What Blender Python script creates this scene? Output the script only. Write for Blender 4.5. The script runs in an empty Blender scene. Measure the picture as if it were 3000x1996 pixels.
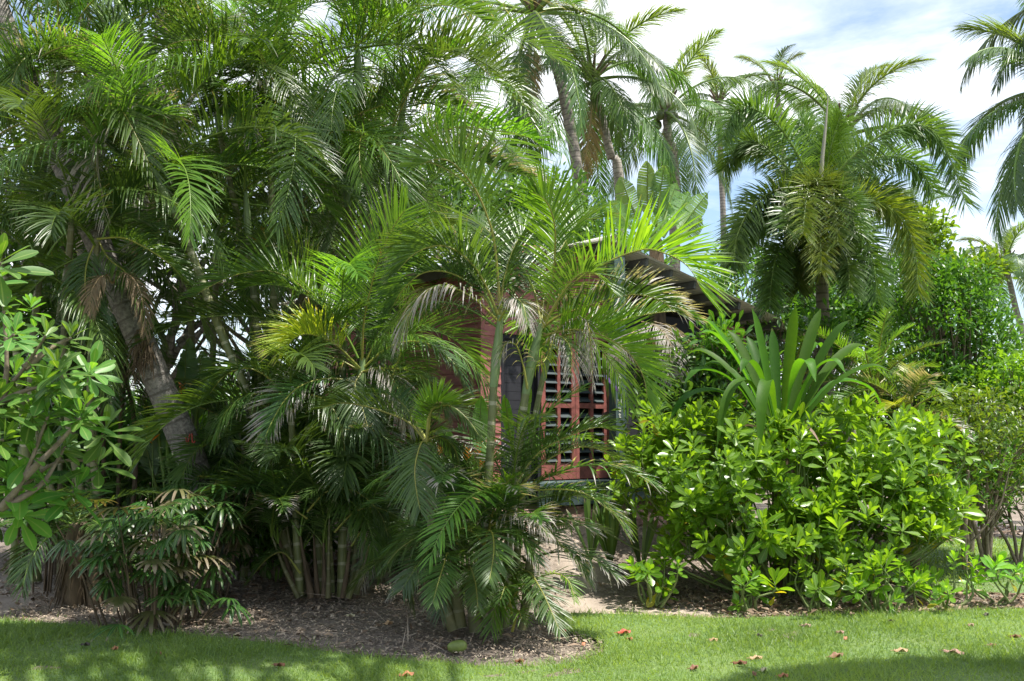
import bpy, math, random
import numpy as np
from mathutils import Vector, Matrix, Euler, geometry

rng = np.random.default_rng(7)
random.seed(7)
R = math.radians
scene = bpy.context.scene
COL = scene.collection

# ------------------------------------------------------------------ camera
CAMZ, FPX, PITCH = 1.6, 2917.0, R(5.4)      # photo coordinates are 3000 x 1996
cam_d = bpy.data.cameras.new('camera'); cam = bpy.data.objects.new('camera', cam_d); COL.objects.link(cam)
cam_d.lens = 35; cam_d.sensor_width = 36; cam_d.clip_end = 3000; cam_d.clip_start = 0.05
cam.location = (0, 0, CAMZ); cam.rotation_euler = (R(90) + PITCH, 0, 0)
scene.camera = cam

def ray(px, py):
    a, b = (px - 1500) / FPX, (998 - py) / FPX
    c, s = math.cos(PITCH), math.sin(PITCH)
    return np.array([a, c - b * s, s + b * c])
def P(px, py, d):
    r = ray(px, py); return np.array([0, 0, CAMZ]) + r * (d / r[1])
def sstep(x):
    x = np.clip(x, 0, 1); return x * x * (3 - 2 * x)
def H(x, y):
    return 0.5 * sstep(1 - np.hypot(np.asarray(x) - 0.4, np.asarray(y) - 13.6) / 4.0) * sstep((np.asarray(y) - 9.6) / 1.5)
def G(px, py):
    r = ray(px, py); t = 2.0
    f = lambda t: CAMZ + r[2] * t - float(H(r[0] * t, r[1] * t))
    while f(t + .1) > 0: t += .1
    a, b = t, t + .1
    for _ in range(20):
        m = (a + b) / 2
        if f(m) > 0: a = m
        else: b = m
    return np.array([0, 0, CAMZ]) + r * b
def at(px, d):                                # a point on the ground below column px at depth d
    x = (px - 1500) / FPX * d; return np.array([x, d, float(H(x, d))])

# ------------------------------------------------------------------ materials
def nt(name):
    m = bpy.data.materials.new(name); m.use_nodes = True
    n = m.node_tree.nodes; n.clear()
    return m, n, m.node_tree.links
def mixc(n, l, fac, a, b, mode='MIX'):
    x = n.new('ShaderNodeMix'); x.data_type = 'RGBA'; x.blend_type = mode
    for sock, v in ((x.inputs[0], fac), (x.inputs[6], a), (x.inputs[7], b)):
        if hasattr(v, 'is_linked'): l.new(v, sock)
        elif isinstance(v, (int, float)): sock.default_value = v
        else: sock.default_value = (*v, 1)
    return x.outputs[2]
def mth(n, l, op, a, b=0.0, c=None, clamp=False):
    x = n.new('ShaderNodeMath'); x.operation = op; x.use_clamp = clamp
    for i, v in enumerate((a, b, c)):
        if v is None: continue
        if hasattr(v, 'is_linked'): l.new(v, x.inputs[i])
        else: x.inputs[i].default_value = v
    return x.outputs[0]
LM = {}
BROAD = ('naupaka', 'spoon', 'rhapis', 'broad_mid', 'broad_lime', 'naupaka_yellow')
def leafmat(name, A, B, dry=(.30, .25, .19), dry0=2.0, trans=.38, rough=.36, tint=(2.1, 1.9, .55), spec=.5, sdry=0.0):
    m, n, l = nt(name)
    at_ = n.new('ShaderNodeAttribute'); at_.attribute_name = 'lf'
    sp = n.new('ShaderNodeSeparateXYZ'); l.new(at_.outputs['Vector'], sp.inputs[0])
    u, r, s = sp.outputs
    info = n.new('ShaderNodeObjectInfo')
    col = mixc(n, l, r, A, B)
    hs = n.new('ShaderNodeHueSaturation'); l.new(col, hs.inputs['Color'])
    hs.inputs['Hue'].default_value = .5
    l.new(mth(n, l, 'MULTIPLY_ADD', info.outputs['Random'], .5, .75), hs.inputs['Value'])
    l.new(mth(n, l, 'MULTIPLY_ADD', info.outputs['Random'], .02, .49), hs.inputs['Hue'])
    col = hs.outputs[0]
    tc = n.new('ShaderNodeTexCoord'); nz = n.new('ShaderNodeTexNoise'); nz.inputs['Scale'].default_value = 14; nz.inputs['Detail'].default_value = 4
    l.new(tc.outputs['Object'], nz.inputs['Vector'])
    col = mixc(n, l, mth(n, l, 'MULTIPLY_ADD', nz.outputs['Fac'], 1.8, -.65, clamp=True), col, mixc(n, l, 1.0, col, (1.35, 1.22, 1.05), 'MULTIPLY'))
    if name in BROAD:
        rib = mth(n, l, 'MULTIPLY_ADD', s, -6.0, 1.0, clamp=True)
        col = mixc(n, l, mth(n, l, 'MULTIPLY', rib, .6), col, (.33, .42, .14))
        n2 = n.new('ShaderNodeTexNoise'); n2.inputs['Scale'].default_value = 46; n2.inputs['Detail'].default_value = 2; l.new(tc.outputs['Object'], n2.inputs['Vector'])
        col = mixc(n, l, mth(n, l, 'MULTIPLY_ADD', n2.outputs['Fac'], 14, -9.9, clamp=True), col, (.20, .14, .05))
        s = mth(n, l, 'MULTIPLY', s, 0.0)
    if dry0 < 1.5:
        th = mth(n, l, 'MULTIPLY_ADD', r, .45, dry0 - .22)
        th = mth(n, l, 'MULTIPLY_ADD', s, -sdry, th)
        f = mth(n, l, 'MULTIPLY', mth(n, l, 'SUBTRACT', u, th), 5.0, clamp=True)
        d2 = mixc(n, l, nz.outputs['Fac'], tuple(c * .55 for c in dry), tuple(min(1, c * 1.5) for c in dry))
        col = mixc(n, l, f, col, d2)
    p = n.new('ShaderNodeBsdfPrincipled'); l.new(col, p.inputs['Base Color'])
    p.inputs['Roughness'].default_value = rough; p.inputs['Specular IOR Level'].default_value = spec
    t = n.new('ShaderNodeBsdfTranslucent'); l.new(mixc(n, l, 1.0, col, tint, 'MULTIPLY'), t.inputs['Color'])
    mx = n.new('ShaderNodeMixShader'); mx.inputs[0].default_value = trans
    l.new(p.outputs[0], mx.inputs[1]); l.new(t.outputs[0], mx.inputs[2])
    o = n.new('ShaderNodeOutputMaterial'); l.new(mx.outputs[0], o.inputs[0])
    LM[name] = m; return m
def barkmat(name, A, B, ring=0.0, ringw=.3, ringc=None, rough=.8, nscale=9, bump=.4, stretch=(1, 1, 1)):
    m, n, l = nt(name)
    at_ = n.new('ShaderNodeAttribute'); at_.attribute_name = 'lf'
    sp = n.new('ShaderNodeSeparateXYZ'); l.new(at_.outputs['Vector'], sp.inputs[0])
    tc = n.new('ShaderNodeTexCoord'); mp = n.new('ShaderNodeMapping'); mp.inputs['Scale'].default_value = stretch
    l.new(tc.outputs['Object'], mp.inputs[0])
    nz = n.new('ShaderNodeTexNoise'); nz.inputs['Scale'].default_value = nscale; nz.inputs['Detail'].default_value = 6
    nz.inputs['Roughness'].default_value = .65
    l.new(mp.outputs[0], nz.inputs['Vector'])
    rp = n.new('ShaderNodeValToRGB'); rp.color_ramp.elements[0].position = .32; rp.color_ramp.elements[1].position = .68
    rp.color_ramp.elements[0].color = (*A, 1); rp.color_ramp.elements[1].color = (*B, 1)
    l.new(nz.outputs['Fac'], rp.inputs[0]); col = rp.outputs[0]; hgt = nz.outputs['Fac']
    if ring:
        fr = mth(n, l, 'FRACT', mth(n, l, 'MULTIPLY_ADD', nz.outputs['Fac'], .25, mth(n, l, 'MULTIPLY', sp.outputs[0], ring)))
        g = mth(n, l, 'LESS_THAN', fr, ringw)
        col = mixc(n, l, mth(n, l, 'MULTIPLY', g, .75), col, ringc or tuple(c * .5 for c in A))
        hgt = mth(n, l, 'MULTIPLY_ADD', g, -.5, nz.outputs['Fac'])
    p = n.new('ShaderNodeBsdfPrincipled'); l.new(col, p.inputs['Base Color']); p.inputs['Roughness'].default_value = rough
    bp = n.new('ShaderNodeBump'); bp.inputs['Strength'].default_value = bump; bp.inputs['Distance'].default_value = .02
    l.new(hgt, bp.inputs['Height']); l.new(bp.outputs[0], p.inputs['Normal'])
    o = n.new('ShaderNodeOutputMaterial'); l.new(p.outputs[0], o.inputs[0])
    LM[name] = m; return m

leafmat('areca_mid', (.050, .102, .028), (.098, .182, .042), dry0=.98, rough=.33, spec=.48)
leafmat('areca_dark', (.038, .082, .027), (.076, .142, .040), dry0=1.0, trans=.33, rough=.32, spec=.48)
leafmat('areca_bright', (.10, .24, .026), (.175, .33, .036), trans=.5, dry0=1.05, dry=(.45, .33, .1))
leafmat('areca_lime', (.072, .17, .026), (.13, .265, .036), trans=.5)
leafmat('areca_tip', (.042, .10, .026), (.085, .18, .036), dry=(.36, .33, .31), dry0=.62, trans=.3, sdry=.15)
leafmat('areca_grey', (.05, .10, .03), (.10, .16, .05), dry=(.33, .30, .285), dry0=.34, trans=.25, sdry=.2)
leafmat('areca_dry', (.17, .15, .12), (.29, .26, .22), dry=(.31, .285, .265), dry0=.1, trans=.2, rough=.6)
leafmat('areca_yellow', (.20, .28, .035), (.33, .38, .06), dry=(.45, .36, .2), dry0=.85, trans=.45)
leafmat('coco', (.046, .105, .030), (.085, .165, .044), dry0=1.02, dry=(.3, .22, .1), trans=.36, rough=.45, spec=.35, tint=(1.75, 1.85, .6))
leafmat('coco_dark', (.050, .095, .034), (.090, .145, .046), trans=.3, rough=.4, tint=(1.75, 1.85, .6))
leafmat('coco_far', (.06, .125, .045), (.10, .18, .06), trans=.36, rough=.45, tint=(1.75, 1.85, .6))
leafmat('coco_old', (.075, .115, .035), (.135, .165, .055), dry0=.85, dry=(.28, .2, .11), trans=.35, tint=(1.75, 1.85, .6))
leafmat('coco_dead', (.18, .14, .09), (.29, .23, .15), trans=.25, rough=.7)
leafmat('coco_new', (.085, .145, .03), (.14, .21, .045), trans=.42)
leafmat('foxtail', (.058, .122, .032), (.105, .190, .046), trans=.3)
leafmat('foxtail_lime', (.095, .185, .028), (.15, .26, .036), trans=.45)
leafmat('foxtail_gold', (.10, .165, .028), (.19, .25, .038), trans=.35, dry0=1.0, dry=(.30, .21, .06))
leafmat('foxtail_olive', (.068, .125, .030), (.125, .185, .042), trans=.3)
leafmat('broad_dark', (.036, .088, .022), (.075, .155, .034), trans=.38)
leafmat('broad_mid', (.035, .11, .016), (.075, .19, .026), trans=.38)
leafmat('broad_lime', (.09, .22, .018), (.17, .32, .03), trans=.45)
leafmat('broad_olive', (.05, .11, .018), (.14, .19, .03), trans=.4)
leafmat('naupaka', (.080, .215, .018), (.20, .385, .030), trans=.46, rough=.3, dry0=1.15, dry=(.30, .22, .07))
leafmat('naupaka_yellow', (.30, .32, .02), (.42, .34, .03), trans=.4)
leafmat('spoon', (.060, .16, .030), (.13, .27, .045), trans=.4, rough=.40, dry0=1.15, dry=(.25, .2, .08))
leafmat('strap', (.034, .11, .012), (.072, .18, .018), trans=.45, rough=.5, spec=.18, dry0=1.12, dry=(.35, .27, .12))
leafmat('paddle', (.10, .20, .085), (.16, .28, .12), trans=.45, rough=.4, dry0=1.15, dry=(.3, .24, .12))
leafmat('paddle_lime', (.10, .26, .03), (.17, .34, .05), trans=.45)
leafmat('rhapis', (.018, .065, .014), (.045, .115, .022), dry=(.20, .165, .11), dry0=.95, trans=.28)
leafmat('rhapis_dry', (.05, .08, .02), (.12, .12, .05), dry=(.22, .18, .12), dry0=.5, trans=.25)
leafmat('sansevieria', (.05, .12, .03), (.13, .22, .05), trans=.25, dry0=.95)
leafmat('grass_blade', (.095, .165, .042), (.21, .31, .088), trans=.42, rough=.5, dry0=2)
leafmat('flower_orange', (.75, .20, .015), (.85, .38, .02), trans=.35, tint=(1.1, 1, .8))
leafmat('litter', (.11, .070, .045), (.36, .27, .19), trans=.1, rough=.8, tint=(1, 1, 1))
leafmat('chips', (.125, .095, .074), (.37, .305, .245), trans=.0, rough=.9, tint=(1, 1, 1))
leafmat('rachis_green', (.12, .20, .03), (.12, .20, .03), trans=.05)
leafmat('rachis_gold', (.24, .25, .05), (.24, .25, .05), trans=.05)
leafmat('rachis_tan', (.30, .22, .11), (.30, .22, .11), trans=.0)
barkmat('cane', (.10, .125, .04), (.19, .205, .075), ring=6, ringw=.18, ringc=(.38, .37, .25), nscale=7, rough=.5)
barkmat('cane_dark', (.075, .085, .03), (.16, .15, .065), ring=7, ringw=.14, ringc=(.2, .19, .12), nscale=6, rough=.6)
barkmat('shaft', (.13, .21, .07), (.19, .27, .11), nscale=4, rough=.4, bump=.1, stretch=(3, 3, .4))
barkmat('coco_trunk', (.14, .12, .10), (.33, .29, .25), ring=8, ringw=.22, ringc=(.10, .085, .07), nscale=11)
barkmat('coco_trunk_light', (.20, .175, .15), (.45, .41, .36), ring=8, ringw=.18, ringc=(.15, .13, .11), nscale=13)
barkmat('lean_trunk', (.10, .09, .08), (.32, .295, .265), ring=6, ringw=.14, ringc=(.11, .095, .08), nscale=30, bump=.9)
barkmat('fox_trunk', (.16, .14, .11), (.30, .26, .21), ring=9, ringw=.25, ringc=(.09, .08, .06), nscale=8)
barkmat('twig', (.13, .10, .07), (.26, .21, .15), nscale=18)
barkmat('twig_green', (.12, .18, .05), (.2, .24, .09), nscale=12)
barkmat('fibre', (.05, .035, .02), (.17, .12, .07), nscale=22, stretch=(1, 1, .2))
barkmat('spear', (.26, .25, .20), (.38, .36, .30), nscale=12, stretch=(2, 2, .2))

# ------------------------------------------------------------------ mesh helpers
class MB:
    """collects vertices, faces and the per-vertex leaf coordinate 'lf' (along, random, place)"""
    def __init__(s): s.V, s.F, s.M, s.A, s.n = [], [], [], [], 0
    def add(s, V, F, A=None, mat=0):
        V = np.asarray(V, float).reshape(-1, 3); F = np.asarray(F, int)
        s.V.append(V); s.F.append(F + s.n); s.M.append(np.full(len(F), mat))
        if A is None: A = np.zeros((len(V), 3))
        s.A.append(np.asarray(A, float).reshape(-1, 3)); s.n += len(V)
    def mesh(s, name, mats, smooth=True):
        me = bpy.data.meshes.new(name)
        V = np.concatenate(s.V); A = np.concatenate(s.A)
        loops = np.concatenate([f.ravel() for f in s.F])
        tot = np.concatenate([np.full(len(f), f.shape[1]) for f in s.F])
        me.vertices.add(len(V)); me.vertices.foreach_set('co', V.ravel().astype(np.float32))
        me.loops.add(len(loops)); me.loops.foreach_set('vertex_index', loops.astype(np.int32))
        me.polygons.add(len(tot)); me.polygons.foreach_set('loop_start', np.concatenate([[0], np.cumsum(tot)[:-1]]).astype(np.int32))
        me.polygons.foreach_set('material_index', np.concatenate(s.M).astype(np.int32))
        me.polygons.foreach_set('use_smooth', np.full(len(tot), smooth))
        at_ = me.attributes.new('lf', 'FLOAT_VECTOR', 'POINT'); at_.data.foreach_set('vector', A.ravel().astype(np.float32))
        for m in mats: me.materials.append(LM[m] if isinstance(m, str) else m)
        me.update(calc_edges=True); me.validate()
        return me
def unit(v): return v / np.maximum(np.linalg.norm(v, axis=-1, keepdims=True), 1e-9)
DOWN = np.array([0, 0, -1.0])

def strips(mb, base, d, nrm, L, W, segs=4, droop=0.0, prof=(.4, 1, .9, .6, .04), fold=.35, r=None, s=None, mat=0, curl=None):
    """many narrow blades at once: each a strip along a drooping line, folded along its midrib"""
    base = np.asarray(base, float).reshape(-1, 3); n = len(base)
    d = unit(np.broadcast_to(d, (n, 3))); nrm = np.broadcast_to(nrm, (n, 3))
    L = np.broadcast_to(L, (n,)); W = np.broadcast_to(W, (n,)); droop = np.broadcast_to(droop, (n,))
    r = rng.random(n) if r is None else np.broadcast_to(r, (n,)); mid_ = s is None; s = np.zeros(n) if s is None else np.broadcast_to(s, (n,))
    pos = base.copy(); rows = []; side0 = unit(np.cross(d, nrm))
    cur = d
    for k in range(segs + 1):
        u = k / segs
        cur = unit(d + DOWN * (droop * u ** 1.2)[:, None])
        side = unit(side0 - cur * np.sum(side0 * cur, 1, keepdims=True)); nb = np.cross(side, cur)
        w = (W * np.interp(u, np.linspace(0, 1, len(prof)), prof) * .5)[:, None]
        if fold: rows.append(np.stack([pos - side * w + nb * w * fold, pos, pos + side * w + nb * w * fold], 1))
        else: rows.append(np.stack([pos - side * w, pos + side * w], 1))
        if k < segs:
            um = (k + .5) / segs
            pos = pos + unit(d + DOWN * (droop * um ** 1.2)[:, None]) * (L / segs)[:, None]
    c = rows[0].shape[1]
    V = np.stack(rows, 1)                                     # n, segs+1, c, 3
    A = np.zeros(V.shape); A[..., 0] = np.linspace(0, 1, segs + 1)[None, :, None]; A[..., 1] = r[:, None, None]; A[..., 2] = s[:, None, None]
    if mid_ and c == 3: A[..., 2] = np.array([1.0, 0, 1.0])          # 0 on the midrib of a broad leaf
    idx = np.arange(n * (segs + 1) * c).reshape(n, segs + 1, c)
    q = np.stack([idx[:, :-1, :-1], idx[:, :-1, 1:], idx[:, 1:, 1:], idx[:, 1:, :-1]], -1).reshape(-1, 4)
    mb.add(V, q, A, mat)
def catmull(pts, n):
    p = np.asarray(pts, float)
    if len(p) == 2: return p[0] + (p[1] - p[0]) * np.linspace(0, 1, n)[:, None]
    p = np.concatenate([[2 * p[0] - p[1]], p, [2 * p[-1] - p[-2]]])
    t = np.linspace(0, len(p) - 3 - 1e-6, n); i = t.astype(int); f = (t - i)[:, None]
    a, b, c, d = p[i], p[i + 1], p[i + 2], p[i + 3]
    return .5 * (2 * b + (c - a) * f + (2 * a - 5 * b + 4 * c - d) * f ** 2 + (3 * b - a - 3 * c + d) * f ** 3)
def tube(mb, pts, rad, sides=8, n=None, mat=0, cap=True, jitter=0.0):
    pts = np.asarray(pts, float)
    n = n or max(2, 4 * len(pts)); c = catmull(pts, n)
    rad = np.interp(np.linspace(0, 1, n), np.linspace(0, 1, len(np.atleast_1d(rad))), np.atleast_1d(rad)) if np.ndim(rad) else np.full(n, rad)
    T = unit(np.gradient(c, axis=0)); ref = np.array([0, 0, 1.0]) if abs(T[n // 2, 2]) < .8 else np.array([1.0, 0, 0])
    S = unit(np.cross(T, ref)); N = np.cross(S, T)
    a = np.linspace(0, 2 * np.pi, sides, endpoint=False)
    rr = rad[:, None] * (1 + jitter * (rng.random((n, sides)) - .5))
    V = c[:, None] + rr[..., None] * (S[:, None] * np.cos(a)[None, :, None] + N[:, None] * np.sin(a)[None, :, None])
    ln = np.concatenate([[0], np.cumsum(np.linalg.norm(np.diff(c, axis=0), axis=1))])
    A = np.zeros((n, sides, 3)); A[..., 0] = ln[:, None]; A[..., 1] = .5
    idx = np.arange(n * sides).reshape(n, sides); nx = np.roll(idx, -1, 1)
    mb.add(V, np.stack([idx[:-1], nx[:-1], nx[1:], idx[1:]], -1).reshape(-1, 4), A, mat)
    if cap:
        e = c[-1] + T[-1] * rad[-1] * .5
        mb.add(np.concatenate([V[-1], [e]]), [[i, (i + 1) % sides, sides] for i in range(sides)], np.tile([ln[-1], .5, 0], (sides + 1, 1)), mat)
def box(mb, c, size, ax=None, mat=0):
    """box with centre c, full sizes, axes as rows of ax"""
    ax = np.eye(3) if ax is None else np.asarray(ax, float)
    s = np.asarray(size) / 2
    k = np.array([[x, y, z] for x in (-1, 1) for y in (-1, 1) for z in (-1, 1)]) * s
    mb.add(np.asarray(c) + k @ ax, [[0, 1, 3, 2], [4, 6, 7, 5], [0, 4, 5, 1], [2, 3, 7, 6], [0, 2, 6, 4], [1, 5, 7, 3]], None, mat)

# ------------------------------------------------------------------ object helpers
def tag(o, label=None, cat=None, group=None, kind=None):
    if label: o['label'] = label
    if cat: o['category'] = cat
    if group: o['group'] = group
    if kind: o['kind'] = kind
    return o
def empty(name, loc, label, cat, group=None):
    o = bpy.data.objects.new(name, None); COL.objects.link(o); o.location = loc
    o.empty_display_size = .2
    return tag(o, label, cat, group)
def part(name, me, parent=None, loc=(0, 0, 0), rot=(0, 0, 0), scale=1.0, label=None):
    if isinstance(me, tuple): me = me[0].mesh(name, me[1], *me[2:])
    o = bpy.data.objects.new(name, me); COL.objects.link(o)
    o.parent = parent; o.location = loc; o.rotation_euler = rot; o.scale = (scale,) * 3
    if label: o['label'] = label
    return o
def rel(pts, root): return np.asarray(pts, float) - np.array(root.location)

# ------------------------------------------------------------------ palm fronds
ST = {
 'areca':  dict(pairs=68, len=.56, w=.0235, a0=68, a1=24, v=34, droop=.48, pet=.16, r=.0075, segs=4, fold=.35, lp=(.55, .95, 1, .8, .38)),
 'arecaflat': dict(pairs=56, len=.48, w=.022, a0=66, a1=26, v=8, droop=.25, pet=.14, r=.0058, segs=4, fold=.35, lp=(.6, 1, 1, .8, .4)),
 'arecafall': dict(pairs=58, len=.46, w=.0175, a0=66, a1=30, v=10, droop=1.5, pet=.14, r=.0065, segs=5, fold=.3, lp=(.6, 1, 1, .8, .4)),
 'small':  dict(pairs=40, len=.30, w=.020, a0=66, a1=28, v=12, droop=.35, pet=.12, r=.007, segs=4, fold=.35, lp=(.6, 1, 1, .85, .45)),
 'coco':   dict(pairs=105, len=.78, w=.030, a0=62, a1=26, v=-8, droop=.95, pet=.16, r=.028, segs=4, fold=.0, lp=(.5, .9, 1, .8, .35)),
 'cocoup': dict(pairs=120, len=.82, w=.026, a0=46, a1=18, v=18, droop=.75, pet=.16, r=.026, segs=3, fold=.0, lp=(.5, .9, 1, .8, .35)),
 'fox':    dict(pairs=340, len=.40, w=.022, a0=72, a1=46, v=0, droop=.45, pet=.10, r=.016, segs=3, fold=.0, lp=(.6, .95, 1, .95, .7), plume=True),
 'cycad':  dict(pairs=40, len=.24, w=.024, a0=70, a1=40, v=25, droop=.1, pet=.15, r=.009, segs=3, fold=.3, lp=(.6, 1, 1, .8, .4)),
}
def frond_mesh(name, pts, style, mats, roll=0.0, scale=1.0, az=None, lscale=1.0, miss=None, **over):
    p = dict(ST[style]); p.update(over)
    c = catmull(pts, 40); T = unit(np.gradient(c, axis=0))
    if az is None:
        h = (c[-1] - c[0]) * np.array([1, 1, 0]); h2 = (c[20] - c[0]) * np.array([1, 1, 0])
        az = h + h2
    az = unit(np.asarray(az, float) + 1e-6)
    S0 = np.array([az[1], -az[0], 0.0])
    S = unit(S0 - T * (T @ S0)[:, None]); N = np.cross(S, T)
    # keep the upper side up along the first half
    if np.mean(N[:20, 2]) < 0: N = -N; S = -S
    cr, sr = math.cos(R(roll)), math.sin(R(roll))
    S, N = S * cr + N * sr, N * cr - S * sr
    mb = MB(); n = int(p['pairs'])
    t = np.concatenate([np.linspace(p['pet'], .995, n)] * 2); sg = np.repeat([1.0, -1.0], n)
    t = np.clip(t + (rng.random(2 * n) - .5) * .35 / n, 0, 1)
    miss = rng.uniform(.02, .12) if miss is None else miss; keep = rng.random(2 * n) > miss; t, sg = t[keep], sg[keep]; m = len(t)
    def smp(X): return np.stack([np.interp(t * 39, np.arange(40), X[:, k]) for k in range(3)], 1)
    b, Tt, Ss, Nn = smp(c), unit(smp(T)), unit(smp(S)), unit(smp(N))
    sl = np.clip((t - p['pet']) / (1 - p['pet']), 0, 1)
    a = np.radians(p['a0'] + (p['a1'] - p['a0']) * sl ** 1.3 + rng.normal(0, 4, m))
    v = np.radians(p['v'] + rng.normal(0, 6, m))
    if p.get('plume'): v = np.radians(rng.uniform(-88, 88, m))
    out = Ss * (sg * np.cos(v))[:, None] + Nn * np.sin(v)[:, None]
    d = Tt * np.cos(a)[:, None] + out * np.sin(a)[:, None]
    nb = Nn * np.cos(v)[:, None] - Ss * (sg * np.sin(v))[:, None]
    L = p['len'] * scale * lscale * np.interp(sl, np.linspace(0, 1, len(p['lp'])), p['lp']) * rng.uniform(.9, 1.08, m)
    W = p['w'] * scale * min(1, p['len'] / ST[style]['len']) ** .75 * (.7 + .3 * np.sin(np.pi * np.clip(sl, 0, 1))) * rng.uniform(.85, 1.1, m)
    dr = p['droop'] * rng.uniform(.6, 1.5, m); bent = rng.random(m) < .05; dr[bent] += rng.uniform(.8, 2.4, bent.sum()); L[rng.random(m) < .05] *= .55; d = d + rng.normal(0, .022, d.shape)
    prof = (.35, .9, 1, .8, .45, .03) if p['segs'] > 3 else (.5, 1, .6, .05)
    strips(mb, b, d, nb, L, W, p['segs'], dr, prof, p['fold'], s=sl)
    rr = p['r'] * scale
    tube(mb, c[::2], [rr * 1.9, rr * 1.2, rr, rr * .7, rr * .35], 5, 24, mat=1)
    return mb.mesh(name, mats)
def arc_pts(L, e0, e1, bend=1.2, sway=0.0, n=14):
    s = np.linspace(0, 1, n); e = np.radians(e0 + (e1 - e0) * s ** bend); st = L / (n - 1)
    x = np.concatenate([[0], np.cumsum(np.cos(e[:-1]) * st)]); z = np.concatenate([[0], np.cumsum(np.sin(e[:-1]) * st)])
    return np.stack([x, sway * s ** 2 * L, z], 1)
LIB = {}
def lib(style, mat, rmat, L, e0, var, **kw):
    """library frond along +x; e0 snapped to steps so that crowns can share meshes"""
    q = int(round(e0 / 12.0)) * 12; key = (style, mat, rmat, round(L, 1), q, var, kw.get('len'))
    if key not in LIB:
        L = round(L, 1)
        sag = {'coco': 105, 'cocoup': 70, 'areca': 95, 'arecaflat': 85, 'small': 85, 'fox': 105, 'cycad': 60, 'arecafall': 105}[style]
        e1 = max(-86, q - sag * (.75 + .35 * (var % 3) / 2.0))
        LIB[key] = frond_mesh('frond', arc_pts(L, q, e1, 1.1 + .25 * (var % 2), (-.12, .1, .05)[var % 3]), style, [mat, rmat], az=(1, 0, 0), **kw)
    return LIB[key]
def crown(root, c, n, style, L, mats, rmat, e_hi=82, e_lo=-12, az0=0.0, scale=1.0, spread=.05, lowmat=None, himat=None, kw=None, azr=None):
    """n fronds spiralling out of the point c (world)"""
    c = rel(c, root)
    for i in range(n):
        f = i / max(1, n - 1); e = e_hi + (e_lo - e_hi) * f ** .9
        az = az0 + i * 137.5 + rng.uniform(-14, 14)
        if azr: az = azr[0] + (azr[1] - azr[0]) * ((i * .618 + rng.uniform(-.05, .05)) % 1)
        m = mats[i % len(mats)]
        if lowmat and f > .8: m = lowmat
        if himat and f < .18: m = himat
        st = style
        if style == 'coco' and e > 52: st = 'cocoup'
        if style == 'areca' and f > .5 and i % 2: st = 'arecafall'
        me = lib(st, m, rmat, L * (.75 + .25 * min(1, f * 3)), e, (i + len(LIB)) % 3, **(kw or {}))
        a = R(az)
        o = part('frond', me, root, c + np.array([math.cos(a), math.sin(a), 0]) * spread - np.array([0, 0, f * spread * 3]),
                 (R(rng.uniform(-14, 14)), R(rng.uniform(-5, 5)), a), scale * rng.uniform(.9, 1.08))
def hero(root, pts, d0, d1, style, mat, rmat='rachis_gold', roll=0, dm=None, **kw):
    """a frond whose spine passes through photo points, depth running from d0 to d1"""
    n = len(pts); ds = np.interp(np.linspace(0, 1, n), [0, .5, 1], [d0, (d0 + d1) / 2 if dm is None else dm, d1])
    w = rel([P(x, y, d) for (x, y), d in zip(pts, ds)], root)
    return part('frond', frond_mesh('frond', w, style, [mat, rmat], roll=roll, **kw), root)
def cane(root, pts, r, mat='cane', name='cane', sides=9):
    mb = MB(); tube(mb, rel(pts, root), r, sides, jitter=.05)
    return part(name, (mb, [mat]), root)
def PP(lst, d0, d1=None):
    d1 = d0 if d1 is None else d1
    return [P(x, y, d) for (x, y), d in zip(lst, np.linspace(d0, d1, len(lst)))]
# ------------------------------------------------------------------ light and sky
SUNV = np.array([.36, -.10, .93]); SUNV /= np.linalg.norm(SUNV)
sun_d = bpy.data.lights.new('sun', 'SUN'); sun = bpy.data.objects.new('sun', sun_d); COL.objects.link(sun)
sun_d.energy = 4.8; sun_d.angle = R(.55); sun_d.color = (1, .955, .87)
sun.rotation_euler = Vector(SUNV).to_track_quat('Z', 'Y').to_euler(); sun.location = (6, -2, 20)
w = bpy.data.worlds.new('World'); scene.world = w; w.use_nodes = True
n, l = w.node_tree.nodes, w.node_tree.links; n.clear()
sky = n.new('ShaderNodeTexSky'); sky.sky_type = 'NISHITA'; sky.sun_disc = False
sky.sun_elevation = math.asin(SUNV[2]); sky.sun_rotation = math.atan2(SUNV[0], SUNV[1])
bg = n.new('ShaderNodeBackground'); bg.inputs[1].default_value = .13; l.new(sky.outputs[0], bg.inputs[0])
bc = n.new('ShaderNodeBackground'); bc.inputs[0].default_value = (.93, .96, 1, 1); bc.inputs[1].default_value = .96
tc = n.new('ShaderNodeTexCoord'); mp = n.new('ShaderNodeMapping'); mp.inputs['Scale'].default_value = (1.6, 1.6, 5.5); mp.inputs['Rotation'].default_value = (0, R(14), 0)
mp.inputs['Location'].default_value = (.35, 0, .2)
l.new(tc.outputs['Generated'], mp.inputs[0])
nz = n.new('ShaderNodeTexNoise'); nz.inputs['Scale'].default_value = 1.5; nz.inputs['Detail'].default_value = 9; nz.inputs['Roughness'].default_value = .55
nz.inputs['Distortion'].default_value = .4
l.new(mp.outputs[0], nz.inputs['Vector'])
rp = n.new('ShaderNodeValToRGB'); rp.color_ramp.elements[0].position = .425; rp.color_ramp.elements[1].position = .595
l.new(nz.outputs['Fac'], rp.inputs[0])
mx = n.new('ShaderNodeMixShader'); l.new(rp.outputs[0], mx.inputs[0]); l.new(bg.outputs[0], mx.inputs[1]); l.new(bc.outputs[0], mx.inputs[2])
o = n.new('ShaderNodeOutputWorld'); l.new(mx.outputs[0], o.inputs[0])
vs = scene.view_settings; vs.view_transform = 'Standard'; vs.look = 'None'; vs.exposure = 0.85; vs.gamma = 1
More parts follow.
